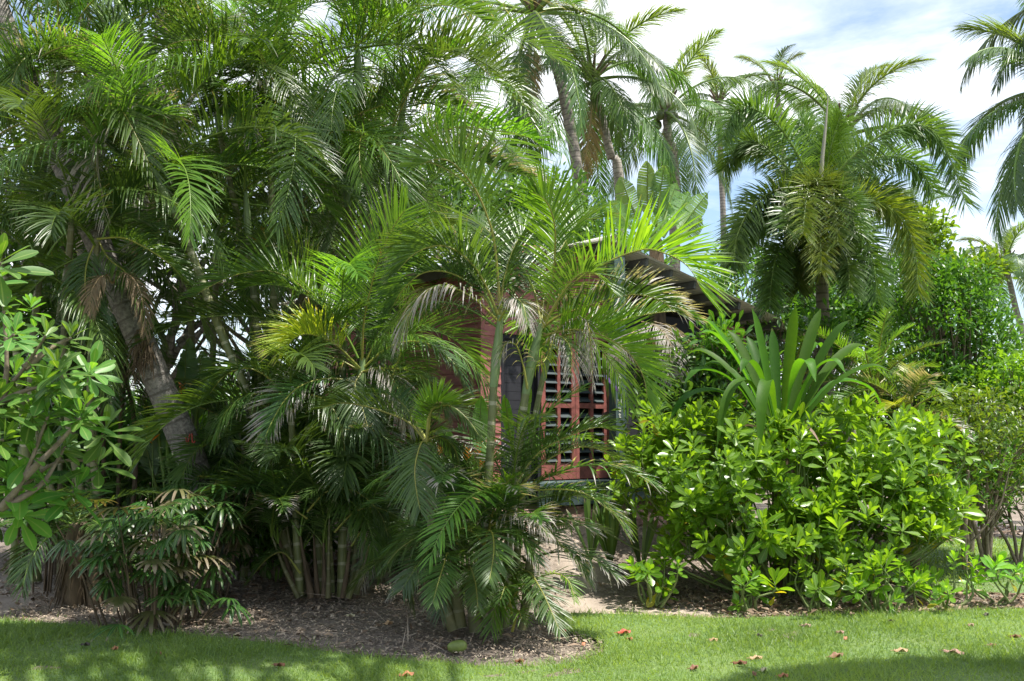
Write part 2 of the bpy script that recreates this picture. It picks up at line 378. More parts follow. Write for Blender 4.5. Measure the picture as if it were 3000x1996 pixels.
scene.cycles.max_bounces = 9; scene.cycles.transparent_max_bounces = 4; scene.cycles.transmission_bounces = 6
scene.cycles.diffuse_bounces = 5; scene.cycles.glossy_bounces = 2

# ------------------------------------------------------------------ ground and lawn
def groundmat():
    m, n, l = nt('mulch_soil')
    tc = n.new('ShaderNodeTexCoord')
    def noise(s, d=8, r=.6):
        x = n.new('ShaderNodeTexNoise'); x.inputs['Scale'].default_value = s; x.inputs['Detail'].default_value = d; x.inputs['Roughness'].default_value = r
        l.new(tc.outputs['Object'], x.inputs['Vector']); return x.outputs['Fac']
    rp = n.new('ShaderNodeValToRGB'); e = rp.color_ramp.elements
    e[0].position = .36; e[0].color = (.115, .092, .076, 1); e[1].position = .66; e[1].color = (.35, .295, .245, 1)
    l.new(noise(38, 8, .7), rp.inputs[0])
    sand = mixc(n, l, noise(60, 6), (.40, .32, .26), (.56, .48, .40))
    # trodden sandy patches: the little path beside the palm clump and the bare ground on the left, with sunlight painted in
    at_ = n.new('ShaderNodeAttribute'); at_.attribute_name = 'lf'; sp = n.new('ShaderNodeSeparateXYZ'); l.new(at_.outputs['Vector'], sp.inputs[0])
    f = mth(n, l, 'ADD', sp.outputs[0], mth(n, l, 'MULTIPLY_ADD', noise(2.2, 5), .9, -.45), clamp=True)
    col = mixc(n, l, f, rp.outputs[0], sand)
    p = n.new('ShaderNodeBsdfPrincipled'); l.new(col, p.inputs['Base Color']); p.inputs['Roughness'].default_value = .95
    p.inputs['Specular IOR Level'].default_value = .1
    b = n.new('ShaderNodeBump'); b.inputs['Strength'].default_value = .8; b.inputs['Distance'].default_value = .03
    l.new(noise(45, 8, .75), b.inputs['Height']); l.new(b.outputs[0], p.inputs['Normal'])
    o = n.new('ShaderNodeOutputMaterial'); l.new(p.outputs[0], o.inputs[0]); return m
def lawnmat():
    m, n, l = nt('lawn_turf')
    tc = n.new('ShaderNodeTexCoord'); x = n.new('ShaderNodeTexNoise'); x.inputs['Scale'].default_value = 30; x.inputs['Detail'].default_value = 6
    l.new(tc.outputs['Object'], x.inputs['Vector'])
    y = n.new('ShaderNodeTexNoise'); y.inputs['Scale'].default_value = 1.6; l.new(tc.outputs['Object'], y.inputs['Vector'])
    c = mixc(n, l, x.outputs['Fac'], (.06, .12, .03), (.15, .235, .07))
    c = mixc(n, l, mth(n, l, 'MULTIPLY_ADD', y.outputs['Fac'], 1.6, -.6, clamp=True), c, (.16, .20, .055))
    p = n.new('ShaderNodeBsdfPrincipled'); l.new(c, p.inputs['Base Color']); p.inputs['Roughness'].default_value = .9
    o = n.new('ShaderNodeOutputMaterial'); l.new(p.outputs[0], o.inputs[0]); return m
fx = np.arange(-9, 9.01, .12); fy = np.arange(4, 18.01, .12)
xs = np.concatenate([[-900, -400, -150, -60, -30, -18, -12], fx, [12, 18, 30, 60, 150, 400, 900]])
ys = np.concatenate([[-300, -60, -20, -6, 0, 2], fy, [21, 26, 34, 50, 80, 140, 300, 900]])
X, Y = np.meshgrid(xs, ys)
inside = ((np.abs(X) < 9) & (Y > 4) & (Y < 18)).astype(float)
Z = H(X, Y) + inside * (.02 * np.sin(X * 1.7 + 1) * np.sin(Y * 2.1) + rng.normal(0, .008, X.shape) - .012)
def blob(px, py, rx, ry):
    g = G(px, py); return np.clip(1.25 - np.hypot((X - g[0]) / rx, (Y - g[1]) / ry), 0, 1)
sandy = np.max([blob(1690, 1770, .35, .7), blob(1760, 1790, .55, .35), blob(1880, 1790, 1.3, .42), blob(1700, 1640, .35, 1.2), blob(1640, 1540, .5, .9),
                blob(80, 1740, 1.7, .75), blob(-300, 1700, 2, 1), blob(720, 1690, .8, .8), blob(1120, 1690, .4, .8), blob(2900, 1550, 2, 1.0), blob(300, 1690, .8, .5)], 0)  # pale blobs by the left clumps put sunlit mulch into the colour
mb = MB(); idx = np.arange(X.size).reshape(X.shape)
A = np.zeros((X.size, 3)); A[:, 0] = sandy.ravel()
mb.add(np.stack([X, Y, Z], -1), np.stack([idx[:-1, :-1], idx[:-1, 1:], idx[1:, 1:], idx[1:, :-1]], -1).reshape(-1, 4), A)
gm = groundmat()
tag(part('ground', (mb, [gm])), kind='structure')

edge = [(-700, 1800), (-300, 1812), (0, 1820), (200, 1832), (400, 1852), (600, 1868), (800, 1890), (1000, 1920), (1200, 1940), (1400, 1955), (1560, 1958), (1690, 1945), (1775, 1915),
        (1770, 1885), (1700, 1862), (1640, 1840), (1625, 1815), (1680, 1800), (1900, 1806), (2100, 1816), (2250, 1812), (2450, 1806), (2700, 1796), (3000, 1788), (3500, 1775), (4200, 1770)]
LAWN = [tuple(G(*e)[:2]) for e in edge] + [(11, 2.2), (-11, 2.2)]
BACK = [tuple(G(*e)[:2]) for e in [(2560, 1690), (2700, 1722), (2860, 1740), (3100, 1745), (3900, 1745), (3900, 1580), (3000, 1578), (2780, 1590), (2600, 1610)]]
lm = lawnmat()
def lawn(poly, name):
    v = [Vector((x, y, 0)) for x, y in poly]
    tri = geometry.tessellate_polygon([v])
    mb = MB(); mb.add(np.array([(x, y, .012) for x, y in poly]), [list(t) for t in tri])
    o = part(name, (mb, [lm], False)); tag(o, kind='structure')
    if o.data.polygons[0].normal.z < 0: o.data.flip_normals()
lawn(LAWN, 'lawn'); lawn(BACK, 'lawn')
def pip(poly, x, y):
    p = np.array(poly); q = np.roll(p, -1, 0); c = np.zeros(len(x), bool)
    for (x0, y0), (x1, y1) in zip(p, q):
        if y0 == y1: continue
        k = ((y0 > y) != (y1 > y)) & (x < (x1 - x0) * (y - y0) / (y1 - y0) + x0); c ^= k
    return c
def blades(poly, x0, x1, y0, y1, dens, h, wd, soft=.0):
    n = int((x1 - x0) * (y1 - y0) * dens); x = rng.uniform(x0, x1, n); y = rng.uniform(y0, y1, n)
    # ragged edge: test a jittered position
    k = pip(poly, x + rng.normal(0, soft, n), y + rng.normal(0, soft, n)); x, y = x[k], y[k]
    patch = np.sin(x * 3.1 + 2 * np.sin(y * 1.3)) * np.sin(y * 2.7 + x)
    k = rng.random(len(x)) < np.clip(.85 + patch * .3, .35, 1); x, y, patch = x[k], y[k], patch[k]
    n = len(x); a = rng.uniform(0, 2 * np.pi, n); e = rng.uniform(.35, 1.4, n)
    d = np.stack([np.cos(a) * np.cos(e), np.sin(a) * np.cos(e), np.sin(e)], 1)
    b = np.stack([x, y, np.full(n, .008)], 1)
    p2 = .5 + .25 * np.sin(x * 1.1 + 1.7 * np.sin(y * .9 + .4)) + .25 * np.sin(y * 2.3 + 1.3 * np.sin(x * 1.9))
    strips(mb, b, d, np.array([0, 0, 1.0]) + rng.normal(0, .3, (n, 3)), rng.uniform(.5, 1.45, n) * h * (1 + .35 * patch), rng.uniform(.7, 1.3, n) * wd, 2, .8, (.9, .8, .05), 0, r=np.clip(p2 * .7 + rng.normal(.15, .22, n), 0, 1))
mb = MB()
blades(LAWN, -5.2, 5.8, 5.4, 7.6, 6500, .050, .0048, .05)
blades(LAWN, -6.6, 7.0, 7.6, 10.2, 5200, .050, .0055, .05)
blades(LAWN, -5, 5.4, 7.0, 10.0, 700, .07, .006, .16)
blades(BACK, 3.0, 9.5, 9.5, 15.8, 900, .05, .011, .08)
tag(part('grass', (mb, ['grass_blade'])), kind='stuff')

# mulch chips and leaf litter on the beds
def scatter(n, x0, x1, y0, y1, L, W, z=.004, keep=None, curl=.6):
    x = rng.uniform(x0, x1, n); y = rng.uniform(y0, y1, n)
    k = ~pip(LAWN, x + rng.normal(0, .03, n), y + rng.normal(0, .03, n)) & ~pip(BACK, x, y)
    for (gx, gy), rx, ry in ((G(1880, 1793)[:2], 1.1, .24), (G(1740, 1765)[:2], .38, .45), (G(1690, 1650)[:2], .30, 1.0)):      # the swept sandy path
        k &= (np.hypot((x - gx) / rx, (y - gy) / ry) > 1) | (rng.random(n) < .12)
    if keep is not None: k &= keep(x, y)
    x, y = x[k], y[k]; n = len(x); a = rng.uniform(0, 2 * np.pi, n); e = rng.normal(.1, .28, n)
    d = np.stack([np.cos(a) * np.cos(e), np.sin(a) * np.cos(e), np.sin(e)], 1)
    strips(mb, np.stack([x, y, H(x, y) + rng.uniform(z, z + .02, n)], 1), d, np.array([0, 0, 1.0]) + rng.normal(0, .35, (n, 3)),
           L * rng.uniform(.5, 1.5, n), W * rng.uniform(.6, 1.4, n), 2, curl, (.4, 1, .2), .3)
mb = MB()
scatter(30000, -4.6, 4.8, 7.2, 10.0, .030, .009)
scatter(14000, -6, 6, 10.0, 14.5, .045, .014)
scatter(1500, -4.6, 4.8, 7.2, 10.5, .075, .022)
scatter(500, -4.6, 4.8, 7.2, 11.5, .20, .006, curl=.1)
scatter(160, -5, 5, 7.3, 11.5, .42, .009, curl=.05)
tag(part('mulch', (mb, ['chips'])), kind='stuff')
mb = MB()
scatter(2600, .9, 5.4, 8.5, 10.4, .085, .036, keep=lambda x, y: (x > 1.3) & (rng.random(len(x)) < np.clip((x - .8) * .8, .1, 1)))
scatter(1500, 3.0, 8.5, 14.5, 17.5, .10, .05)
scatter(800, -4.6, 1.6, 7.6, 12.5, .075, .030)
scatter(900, -6.5, -1.5, 9.6, 13.5, .10, .04)
tag(part('leaf_litter', (mb, ['litter'])), kind='stuff')

# ------------------------------------------------------------------ the hut
def paint(name, c, rough=.55, var=.25, nscale=5, bump=.1, stretch=(1, 1, 1), metal=0):
    m, n, l = nt(name)
    tc = n.new('ShaderNodeTexCoord'); mp = n.new('ShaderNodeMapping'); mp.inputs['Scale'].default_value = stretch
    l.new(tc.outputs['Object'], mp.inputs[0])
    x = n.new('ShaderNodeTexNoise'); x.inputs['Scale'].default_value = nscale; x.inputs['Detail'].default_value = 7; x.inputs['Roughness'].default_value = .65
    l.new(mp.outputs[0], x.inputs['Vector'])
    col = mixc(n, l, mth(n, l, 'MULTIPLY_ADD', x.outputs['Fac'], 2.2, -.6, clamp=True), tuple(k * (1 - var) for k in c), tuple(min(1, k * (1 + var)) for k in c))
    p = n.new('ShaderNodeBsdfPrincipled'); l.new(col, p.inputs['Base Color']); p.inputs['Roughness'].default_value = rough; p.inputs['Metallic'].default_value = metal
    b = n.new('ShaderNodeBump'); b.inputs['Strength'].default_value = bump; b.inputs['Distance'].default_value = .01
    l.new(x.outputs['Fac'], b.inputs['Height']); l.new(b.outputs[0], p.inputs['Normal'])
    o = n.new('ShaderNodeOutputMaterial'); l.new(p.outputs[0], o.inputs[0]); LM[name] = m; return m
paint('red_paint', (.33, .118, .108), nscale=5, stretch=(1, 1, 3), var=.4, rough=.7); paint('red_trim', (.29, .095, .080), nscale=9, var=.5, rough=.65)
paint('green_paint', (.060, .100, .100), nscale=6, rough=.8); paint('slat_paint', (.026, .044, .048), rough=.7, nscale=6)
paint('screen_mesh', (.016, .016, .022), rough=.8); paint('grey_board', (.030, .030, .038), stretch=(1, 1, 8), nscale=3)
paint('dark_room', (.012, .011, .012), rough=.9); paint('purlin_wood', (.13, .135, .125), rough=.8, nscale=8)  # dark_room: interior shade painted on as near-black
paint('roof_iron', (.68, .65, .58), rough=.5, var=.15, nscale=2); paint('letter_paint', (.50, .53, .46), rough=.7, nscale=30)
paint('rock_pink', (.27, .175, .145), rough=.9, nscale=5, var=.5, bump=.8); paint('disc_wood', (.16, .115, .085), rough=.8)
paint('strap_purple', (.16, .09, .30), rough=.7)
ca, sa = math.cos(R(38)), math.sin(R(38))
U, NN, ZZ = np.array([ca, sa, 0]), np.array([sa, -ca, 0]), np.array([0, 0, 1.0])       # along the front, out of the front, up
C0 = np.array([-.389, 12.6, 0]); AX = np.array([U, NN, ZZ])
FL = 1.0                                                                               # floor height
def hp(t, o, z): return C0 + U * t + NN * o + ZZ * z
hut = empty('hut', tuple(hp(1.5, -1.5, float(H(*hp(1.5, -1.5, 0)[:2])))), 'dark red boarded hut with louvred doors and a corrugated iron roof, half hidden by palms', 'hut')
def hbox(mb, t0, t1, o0, o1, z0, z1, mat=0):
    box(mb, rel(hp((t0 + t1) / 2, (o0 + o1) / 2, (z0 + z1) / 2), hut), (t1 - t0, abs(o1 - o0), z1 - z0), AX, mat)
RID = 1.9
def rz(t): return 4.25 - .229 * abs(t - RID)                                          # roof height
def boards(mb, p0, along, out, ln, z0, z1f, pitch=.155):
    z = z0
    while z < z1f - .02:
        ax = np.array([along, unit(out + ZZ * .10), np.cross(along, unit(out + ZZ * .10))]); h = min(pitch + .012, z1f - z)
        box(mb, rel(p0 + along * ln / 2 + out * .006 + ZZ * (z + h / 2), hut), (ln, .02, h), ax); z += pitch
mb = MB(); boards(mb, hp(0.03, 0, 0), U, NN, .27, FL, rz(.15)); boards(mb, hp(.30, 0, 0), U, NN, 2.05, FL + 1.9, rz(2.35) - .03)
hbox(mb, .03, .30, -.10, -.012, FL, rz(.1)); hbox(mb, .30, 2.35, -.10, -.014, FL + 1.9, 3.85)
part('front_wall', (mb, ['red_paint'], False), hut)
mb = MB(); boards(mb, hp(4.6, 0, 0), U, NN, .6, FL, 3.3); part('end_wall', (mb, ['red_paint'], False), hut)
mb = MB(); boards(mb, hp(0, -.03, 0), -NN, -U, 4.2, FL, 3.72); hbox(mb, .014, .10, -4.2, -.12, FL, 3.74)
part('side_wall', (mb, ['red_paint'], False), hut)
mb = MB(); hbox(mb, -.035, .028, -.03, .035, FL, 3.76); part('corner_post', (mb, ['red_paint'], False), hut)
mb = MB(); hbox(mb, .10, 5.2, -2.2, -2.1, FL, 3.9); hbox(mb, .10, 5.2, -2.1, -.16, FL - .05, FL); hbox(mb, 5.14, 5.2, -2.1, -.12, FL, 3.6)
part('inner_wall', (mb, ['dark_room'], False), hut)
# screened bay beside the doors, and the screen beyond the sign post
mb = MB(); hbox(mb, .36, .94, -.09, -.07, FL, FL + 1.84); sc = part('fly_screen', (mb, ['screen_mesh'], False), hut)
mb = MB(); hbox(mb, .30, .36, -.11, .01, FL, FL + 1.9); hbox(mb, .92, .97, -.11, .008, FL, FL + 1.9); hbox(mb, .36, .92, -.10, .005, FL + 1.84, FL + 1.898); hbox(mb, .70, .735, -.065, -.02, FL, FL + 1.84)
part('frame', (mb, ['screen_mesh'], False), sc)
mb = MB()
for k in range(16): hbox(mb, .40, .70, -.066 + .004 * (k % 2), -.05, FL + .02 + k * .114, FL + .13 + k * .114)
part('panel', (mb, ['grey_board'], False), sc)
mb = MB(); hbox(mb, 2.36, 4.6, -.09, -.07, FL, 3.36); part('fly_screen', (mb, ['screen_mesh'], False), hut)  # screen carried up as a dark sheet for the shade under the roof
mb = MB(); hbox(mb, 2.20, 2.33, -.11, .03, FL, FL + 1.9); hbox(mb, .972, 1.0, -.11, .02, FL, FL + 1.9); part('door_frame', (mb, ['red_trim'], False), hut)
for k in range(2):
    a = 1.003 + k * .599; b = a + .593
    mb = MB()
    for t0, t1 in ((a, a + .062), (b - .072, b), ((a + b) / 2 - .027, (a + b) / 2 + .027)): hbox(mb, t0, t1, -.045, -.005, FL + .22, FL + 1.84)
    hbox(mb, a, b, -.046, -.006, FL + .005, FL + .222); hbox(mb, a, b, -.046, -.004, FL + .96, FL + 1.03); hbox(mb, a, b, -.046, -.006, FL + 1.838, FL + 1.89)
    d = part('shutter_door', (mb, ['red_trim'], False), hut)
    ax = np.array([U, unit(NN * .62 - ZZ * .60), unit(NN * .60 + ZZ * .62)])
    for t0, t1 in ((a + .064, (a + b) / 2 - .029), ((a + b) / 2 + .029, b - .074)):
        for z0, z1 in ((FL + .27, FL + .94), (FL + 1.08, FL + 1.83)):
            mb = MB()
            for z in np.arange(z0, z1, .118): box(mb, rel(hp((t0 + t1) / 2, -.030, z), hut), (t1 - t0, .095, .010), ax)
            part('louvre_slats', (mb, ['slat_paint'], False), d)
    mb = MB(); hbox(mb, a + .01, b - .01, -.16, -.14, FL, FL + 1.85); part('backing', (mb, ['dark_room'], False), d)  # near-black sheet standing in for the shade behind the slats
# deck edge, base of pink rock, sign post
mb = MB(); hbox(mb, .55, 4.6, .012, .50, FL - .06, FL - .01); hbox(mb, .57, 4.55, .42, .46, FL - .30, FL - .062); hbox(mb, .1, 5.2, -.09, .006, FL - .30, FL - .062)
part('deck', (mb, ['green_paint'], False), hut)
mb = MB(); g = np.linspace(0, 1, 26); gz = np.linspace(0, 1, 10); TT, ZG = np.meshgrid(g, gz)
oo = .36 + (1 - ZG) * .35 + .05 * np.sin(TT * 40 + ZG * 9) + rng.normal(0, .018, TT.shape); zz = .15 + ZG * (FL - .47) + rng.normal(0, .012, TT.shape)
V = C0 + U * (TT * 4.6)[..., None] + NN * oo[..., None] + ZZ * zz[..., None]; top = V[-1] - NN * .5
V = np.concatenate([V, top[None]]); idx = np.arange(V.shape[0] * 26).reshape(-1, 26)
mb.add(rel(V.reshape(-1, 3), hut), np.stack([idx[:-1, :-1], idx[:-1, 1:], idx[1:, 1:], idx[1:, :-1]], -1).reshape(-1, 4))
part('rock_base', (mb, ['rock_pink'], False), hut)
mb = MB(); hbox(mb, 0, 5.2, -4.2, .004, .05, FL - .31); part('foundation', (mb, ['rock_pink'], False), hut)
pt = 2.05
mb = MB(); hbox(mb, pt - .085, pt + .115, .26, .40, FL - .01, rz(pt) - .14); post = part('sign_post', (mb, ['green_paint'], False), hut)
fc = bpy.data.curves.new('lettering', 'FONT'); fc.body = 'e\na\nc\nA\nc\nS\n \nH\nu\nt'; fc.size = .105; fc.align_x = 'CENTER'; fc.space_line = .84; fc.extrude = .002; fc.offset = .0035
fo = bpy.data.objects.new('lettering', fc); COL.objects.link(fo); fo.parent = post
fo.matrix_local = Matrix([[*np.array([U[i], ZZ[i], NN[i]]), v] for i, v in enumerate(rel(hp(pt - .015, .4025, FL + 1.62), hut))] + [[0, 0, 0, 1]])
fc.materials.append(LM['letter_paint'])
bpy.context.view_layer.update(); lme = bpy.data.meshes.new_from_object(fo.evaluated_get(bpy.context.evaluated_depsgraph_get()))
lo = bpy.data.objects.new('painted_words', lme); COL.objects.link(lo); lo.parent = post; lo.matrix_local = fo.matrix_local.copy()
bpy.data.objects.remove(fo)
# roof: corrugated sheets on deep purlins, a verge board along the edge
def roofsheet(t0, t1, name):
    mb = MB(); ov, back = .45, -4.9; n = int((ov - back) / .0095); o = np.linspace(ov, back, n); wv = .0095 * np.cos(np.arange(n) * 2 * np.pi / 8)
    rows = [C0 + U * t + NN * o[:, None] + ZZ * (rz(t) + wv[:, None] + dz) for dz in (0, .004) for t in (t0, t1)]
    idx = np.arange(4 * n).reshape(4, n); q = lambda a, b: np.stack([idx[a, :-1], idx[a, 1:], idx[b, 1:], idx[b, :-1]], -1)
    mb.add(rel(np.concatenate(rows), hut), np.concatenate([q(0, 1), q(3, 2), q(1, 3), q(2, 0)])); return part(name, (mb, ['roof_iron']), hut)
rf = roofsheet(RID, 6.6, 'roof'); roofsheet(RID, -.8, 'roof')
for t in list(np.arange(2.1, 6.55, .50)) + list(np.arange(1.7, -.8, -.50)):
    s = -.228 if t > RID else .228; ax = np.array([unit(U + ZZ * s), NN, np.cross(unit(U + ZZ * s), NN)])
    mb = MB(); box(mb, rel(hp(t, -2.25, rz(t) - .068), hut), (.05, 5.30, .115), ax); part('purlin', (mb, ['purlin_wood'], False), rf)
mb = MB(); tube(mb, rel([hp(RID, .46, rz(RID) + .02), hp(RID, -4.9, rz(RID) + .02)], hut), .06, 8, 4); part('ridge_cap', (mb, ['roof_iron']), hut)
# a wooden disc hanging by the door and the purple strap of a hammock
a = np.linspace(0, 2 * np.pi, 28, endpoint=False); mb = MB()
c = hp(2.04, .16, FL + .79); ring = [c + U * .125 * math.cos(k) + ZZ * .125 * math.sin(k) for k in a]
wd = empty('wooden_disc', tuple(c), 'round brown wooden disc hanging between the red door frame and the sign post', 'disc')
fr = np.array(ring) + NN * .012; bk = np.array(ring) - NN * .012
mb.add(rel(np.concatenate([fr, bk]), wd), [[k, (k + 1) % 28, 28 + (k + 1) % 28, 28 + k] for k in range(28)])
mb.add(rel(fr, wd), [list(range(28))]); mb.add(rel(bk, wd), [list(range(28))[::-1]])
part('face', (mb, ['disc_wood'], False), wd)
mb = MB(); tube(mb, rel([c + ZZ * .12, c + ZZ * 1.1 - NN * .1], wd), .004, 5, 4); part('hanging_cord', (mb, ['twig']), wd)
mb = MB(); a0, a1 = P(1770, 1098, 12.95), P(1852, 1192, 13.15); ax1 = unit(a1 - a0); box(mb, (a0 + a1) / 2, (np.linalg.norm(a1 - a0), .045, .006), [ax1, unit(np.cross(ax1, NN)), unit(np.cross(ax1, np.cross(ax1, NN)))])
tag(part('hammock_strap', (mb, ['strap_purple'], False)), 'purple hammock strap slung slantwise behind the lettered sign post', 'strap')
# ------------------------------------------------------------------ golden cane palms with spines traced from the photograph
AM, AD, AB, AL, AT, AG, AY, DRY = 'areca_mid', 'areca_dark', 'areca_bright', 'areca_lime', 'areca_tip', 'areca_grey', 'areca_yellow', 'areca_dry'
GC = 'golden cane palm clumps'
# --- clump in front, beside the husk
F = empty('golden_cane_palm', tuple(at(1400, 8.35)), 'front golden cane palm clump, three ringed canes rising over low drooping fronds', 'palm', GC)
cane(F, PP([(1405, 1835), (1420, 1600), (1432, 1400), (1446, 1130)], 8.35), [.052, .038, .033])
cane(F, PP([(1446, 1135), (1455, 1040), (1466, 925)], 8.35), [.036, .045, .024], 'shaft', 'crownshaft')
cane(F, PP([(1475, 1840), (1490, 1600), (1510, 1400), (1540, 1150)], 8.45), [.050, .037, .033])
cane(F, PP([(1540, 1155), (1560, 1050), (1585, 950)], 8.45), [.036, .046, .022], 'shaft', 'crownshaft')
cane(F, PP([(1500, 1830), (1530, 1450), (1562, 1250), (1590, 1110)], 8.7), [.036, .027, .024])
cane(F, PP([(1590, 1115), (1605, 1050), (1622, 985)], 8.7), [.025, .030, .015], 'shaft', 'crownshaft')
for p_, r_ in (([(1330, 1845), (1290, 1740), (1262, 1640)], .055), ([(1350, 1838), (1335, 1720), (1330, 1600)], .05), ([(1450, 1850), (1440, 1700), (1438, 1560)], .05),
               ([(1395, 1850), (1385, 1760), (1370, 1690)], .06), ([(1530, 1845), (1545, 1720), (1560, 1560)], .04), ([(1300, 1800), (1265, 1560), (1250, 1300)], .038)):
    cane(F, PP(p_, 8.15), [r_, r_ * .8], 'cane_dark')
# crown of the tall canes
hero(F, [(1466, 925), (1449, 717), (1426, 631), (1394, 557), (1353, 503), (1315, 471), (1273, 468), (1222, 487)], 8.35, 7.9, 'areca', AL, pairs=52, len=.58, v=58, droop=.12, pet=.12, roll=-12)
hero(F, [(1590, 950), (1616, 850), (1626, 740), (1624, 655), (1600, 590), (1555, 560)], 8.45, 7.8, 'areca', AL, v=40, len=.50, droop=.35)
hero(F, [(1590, 955), (1655, 860), (1713, 805), (1759, 780), (1813, 753), (1866, 736), (1908, 731), (1961, 748), (2000, 768), (2030, 800), (2055, 850)], 8.45, 7.9, 'areca', AB, pairs=58, len=.56, v=52, droop=.18, pet=.2, lp=(.6, 1.05, 1, .9, .6))
hero(F, [(1590, 985), (1640, 972), (1696, 966), (1765, 984), (1836, 1028), (1882, 1096), (1898, 1170)], 8.5, 8.3, 'areca', AB, v=68, len=.46, droop=.06)
hero(F, [(1462, 945), (1404, 886), (1350, 852), (1307, 842), (1272, 843), (1229, 872), (1195, 929), (1172, 990)], 8.35, 8.0, 'arecafall', AG, len=.50)
hero(F, [(1585, 965), (1640, 925), (1714, 900), (1803, 873), (1870, 864), (1937, 882), (1990, 920)], 8.5, 8.3, 'areca', AT, v=48, len=.42, droop=.4)
hero(F, [(1600, 1000), (1650, 985), (1730, 965), (1817, 940), (1893, 922), (1978, 913), (2030, 935)], 8.6, 8.7, 'areca', AT, v=45, len=.40, droop=.4)
hero(F, [(1600, 1000), (1660, 945), (1714, 936), (1728, 985), (1732, 1050), (1738, 1130)], 8.5, 8.2, 'arecafall', DRY, len=.24, pairs=32)
hero(F, [(1590, 1010), (1632, 985), (1660, 1000), (1675, 1040), (1670, 1100)], 8.5, 8.2, 'arecafall', AG, len=.34, pairs=30)
hero(F, [(1466, 925), (1475, 830), (1500, 740), (1530, 690), (1580, 660)], 8.4, 8.8, 'areca', AM, v=35)
hero(F, [(1462, 930), (1420, 830), (1370, 760), (1300, 720), (1220, 740), (1160, 800)], 8.4, 8.2, 'areca', AM, v=44, len=.46)
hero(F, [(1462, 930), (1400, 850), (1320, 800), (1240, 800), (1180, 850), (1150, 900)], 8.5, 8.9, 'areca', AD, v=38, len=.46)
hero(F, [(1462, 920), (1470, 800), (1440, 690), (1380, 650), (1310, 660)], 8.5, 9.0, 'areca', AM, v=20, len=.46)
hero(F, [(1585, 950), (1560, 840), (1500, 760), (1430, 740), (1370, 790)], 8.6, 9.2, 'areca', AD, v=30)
hero(F, [(1585, 950), (1600, 830), (1650, 720), (1700, 650), (1760, 640)], 8.7, 9.6, 'areca', AM, v=40)
hero(F, [(1590, 960), (1640, 870), (1690, 810), (1740, 800), (1790, 850)], 8.3, 7.9, 'areca', AM, len=.40, v=30)
hero(F, [(1462, 940), (1500, 880), (1530, 890), (1545, 950)], 8.3, 8.0, 'arecafall', AG, len=.30)
hero(F, [(1545, 1140), (1530, 1060), (1510, 1010), (1480, 1010), (1460, 1060)], 8.4, 8.2, 'arecafall', AG, len=.24, pairs=20)
hero(F, [(1620, 990), (1600, 1050), (1570, 1080)], 8.7, 8.5, 'arecafall', AY, len=.25, pairs=16)
hero(F, [(1622, 985), (1660, 960), (1700, 965), (1715, 1010), (1715, 1080)], 8.7, 8.4, 'arecafall', AG, len=.22)
# sucker crown to the lower left and its big hanging frond
hero(F, [(1250, 1300), (1262, 1210), (1290, 1190), (1330, 1195), (1375, 1235), (1405, 1280)], 8.15, 7.9, 'areca', AM, v=8, len=.32, droop=.4)
hero(F, [(1250, 1300), (1255, 1220), (1280, 1180), (1312, 1185)], 8.15, 8.2, 'areca', AB, v=62, len=.25, droop=.15)
hero(F, [(1250, 1300), (1236, 1296), (1222, 1334), (1215, 1382), (1220, 1439), (1232, 1500)], 8.1, 7.55, 'arecaflat', AM, len=.33, v=-5, droop=.55, az=(-.25, -1, 0))
hero(F, [(1250, 1300), (1200, 1240), (1120, 1205), (1047, 1186), (990, 1182), (933, 1200)], 8.2, 8.3, 'areca', AM, v=45, len=.30)
hero(F, [(1250, 1290), (1200, 1210), (1150, 1160), (1090, 1150)], 8.3, 8.9, 'areca', AD, v=30, len=.35)
hero(F, [(1250, 1290), (1290, 1280), (1330, 1310), (1350, 1380)], 8.2, 8.4, 'arecafall', AD, len=.32)
# low arching fronds round the base
hero(F, [(1480, 1510), (1543, 1446), (1600, 1435), (1662, 1435), (1720, 1449), (1767, 1482), (1806, 1516), (1838, 1570)], 8.3, 7.9, 'arecafall', AT, len=.25, pairs=52, v=30, droop=.5)
hero(F, [(1500, 1460), (1528, 1391), (1576, 1329), (1648, 1286), (1743, 1253), (1800, 1262)], 8.4, 8.6, 'areca', AM, v=38, len=.36)
hero(F, [(1510, 1440), (1600, 1350), (1700, 1310), (1780, 1330), (1840, 1400)], 8.5, 8.9, 'areca', AM, v=25, len=.36)
hero(F, [(1415, 1620), (1428, 1560), (1442, 1563), (1447, 1606), (1442, 1654), (1433, 1705)], 8.1, 7.35, 'arecaflat', AM, len=.27, v=12, droop=.45, az=(0, -1, 0))
hero(F, [(1320, 1680), (1312, 1620), (1299, 1659), (1284, 1707), (1268, 1765)], 8.0, 7.4, 'arecaflat', AM, len=.25, v=10, droop=.35, az=(-.2, -1, 0))
hero(F, [(1370, 1700), (1375, 1660), (1388, 1690), (1396, 1730), (1400, 1785)], 7.95, 7.45, 'arecaflat', AM, len=.22, v=10, droop=.35, az=(.1, -1, 0))
hero(F, [(1420, 1600), (1380, 1555), (1310, 1550), (1240, 1565), (1170, 1610), (1130, 1660)], 8.1, 7.8, 'arecafall', AM, len=.30, droop=.9)
hero(F, [(1500, 1680), (1547, 1675), (1581, 1721), (1610, 1780), (1640, 1850)], 8.1, 7.5, 'arecaflat', AM, len=.26, v=10, droop=.3)
hero(F, [(1510, 1560), (1576, 1525), (1638, 1590), (1691, 1640), (1726, 1705)], 8.3, 8.0, 'arecaflat', AT, len=.26, v=15, droop=.5)
hero(F, [(1560, 1700), (1624, 1680), (1667, 1705), (1684, 1760)], 8.1, 7.8, 'arecaflat', AB, len=.17, v=20, pairs=26)
hero(F, [(1500, 1800), (1490, 1740), (1480, 1720), (1465, 1760)], 7.9, 7.6, 'small', AM, len=.2, pairs=16)
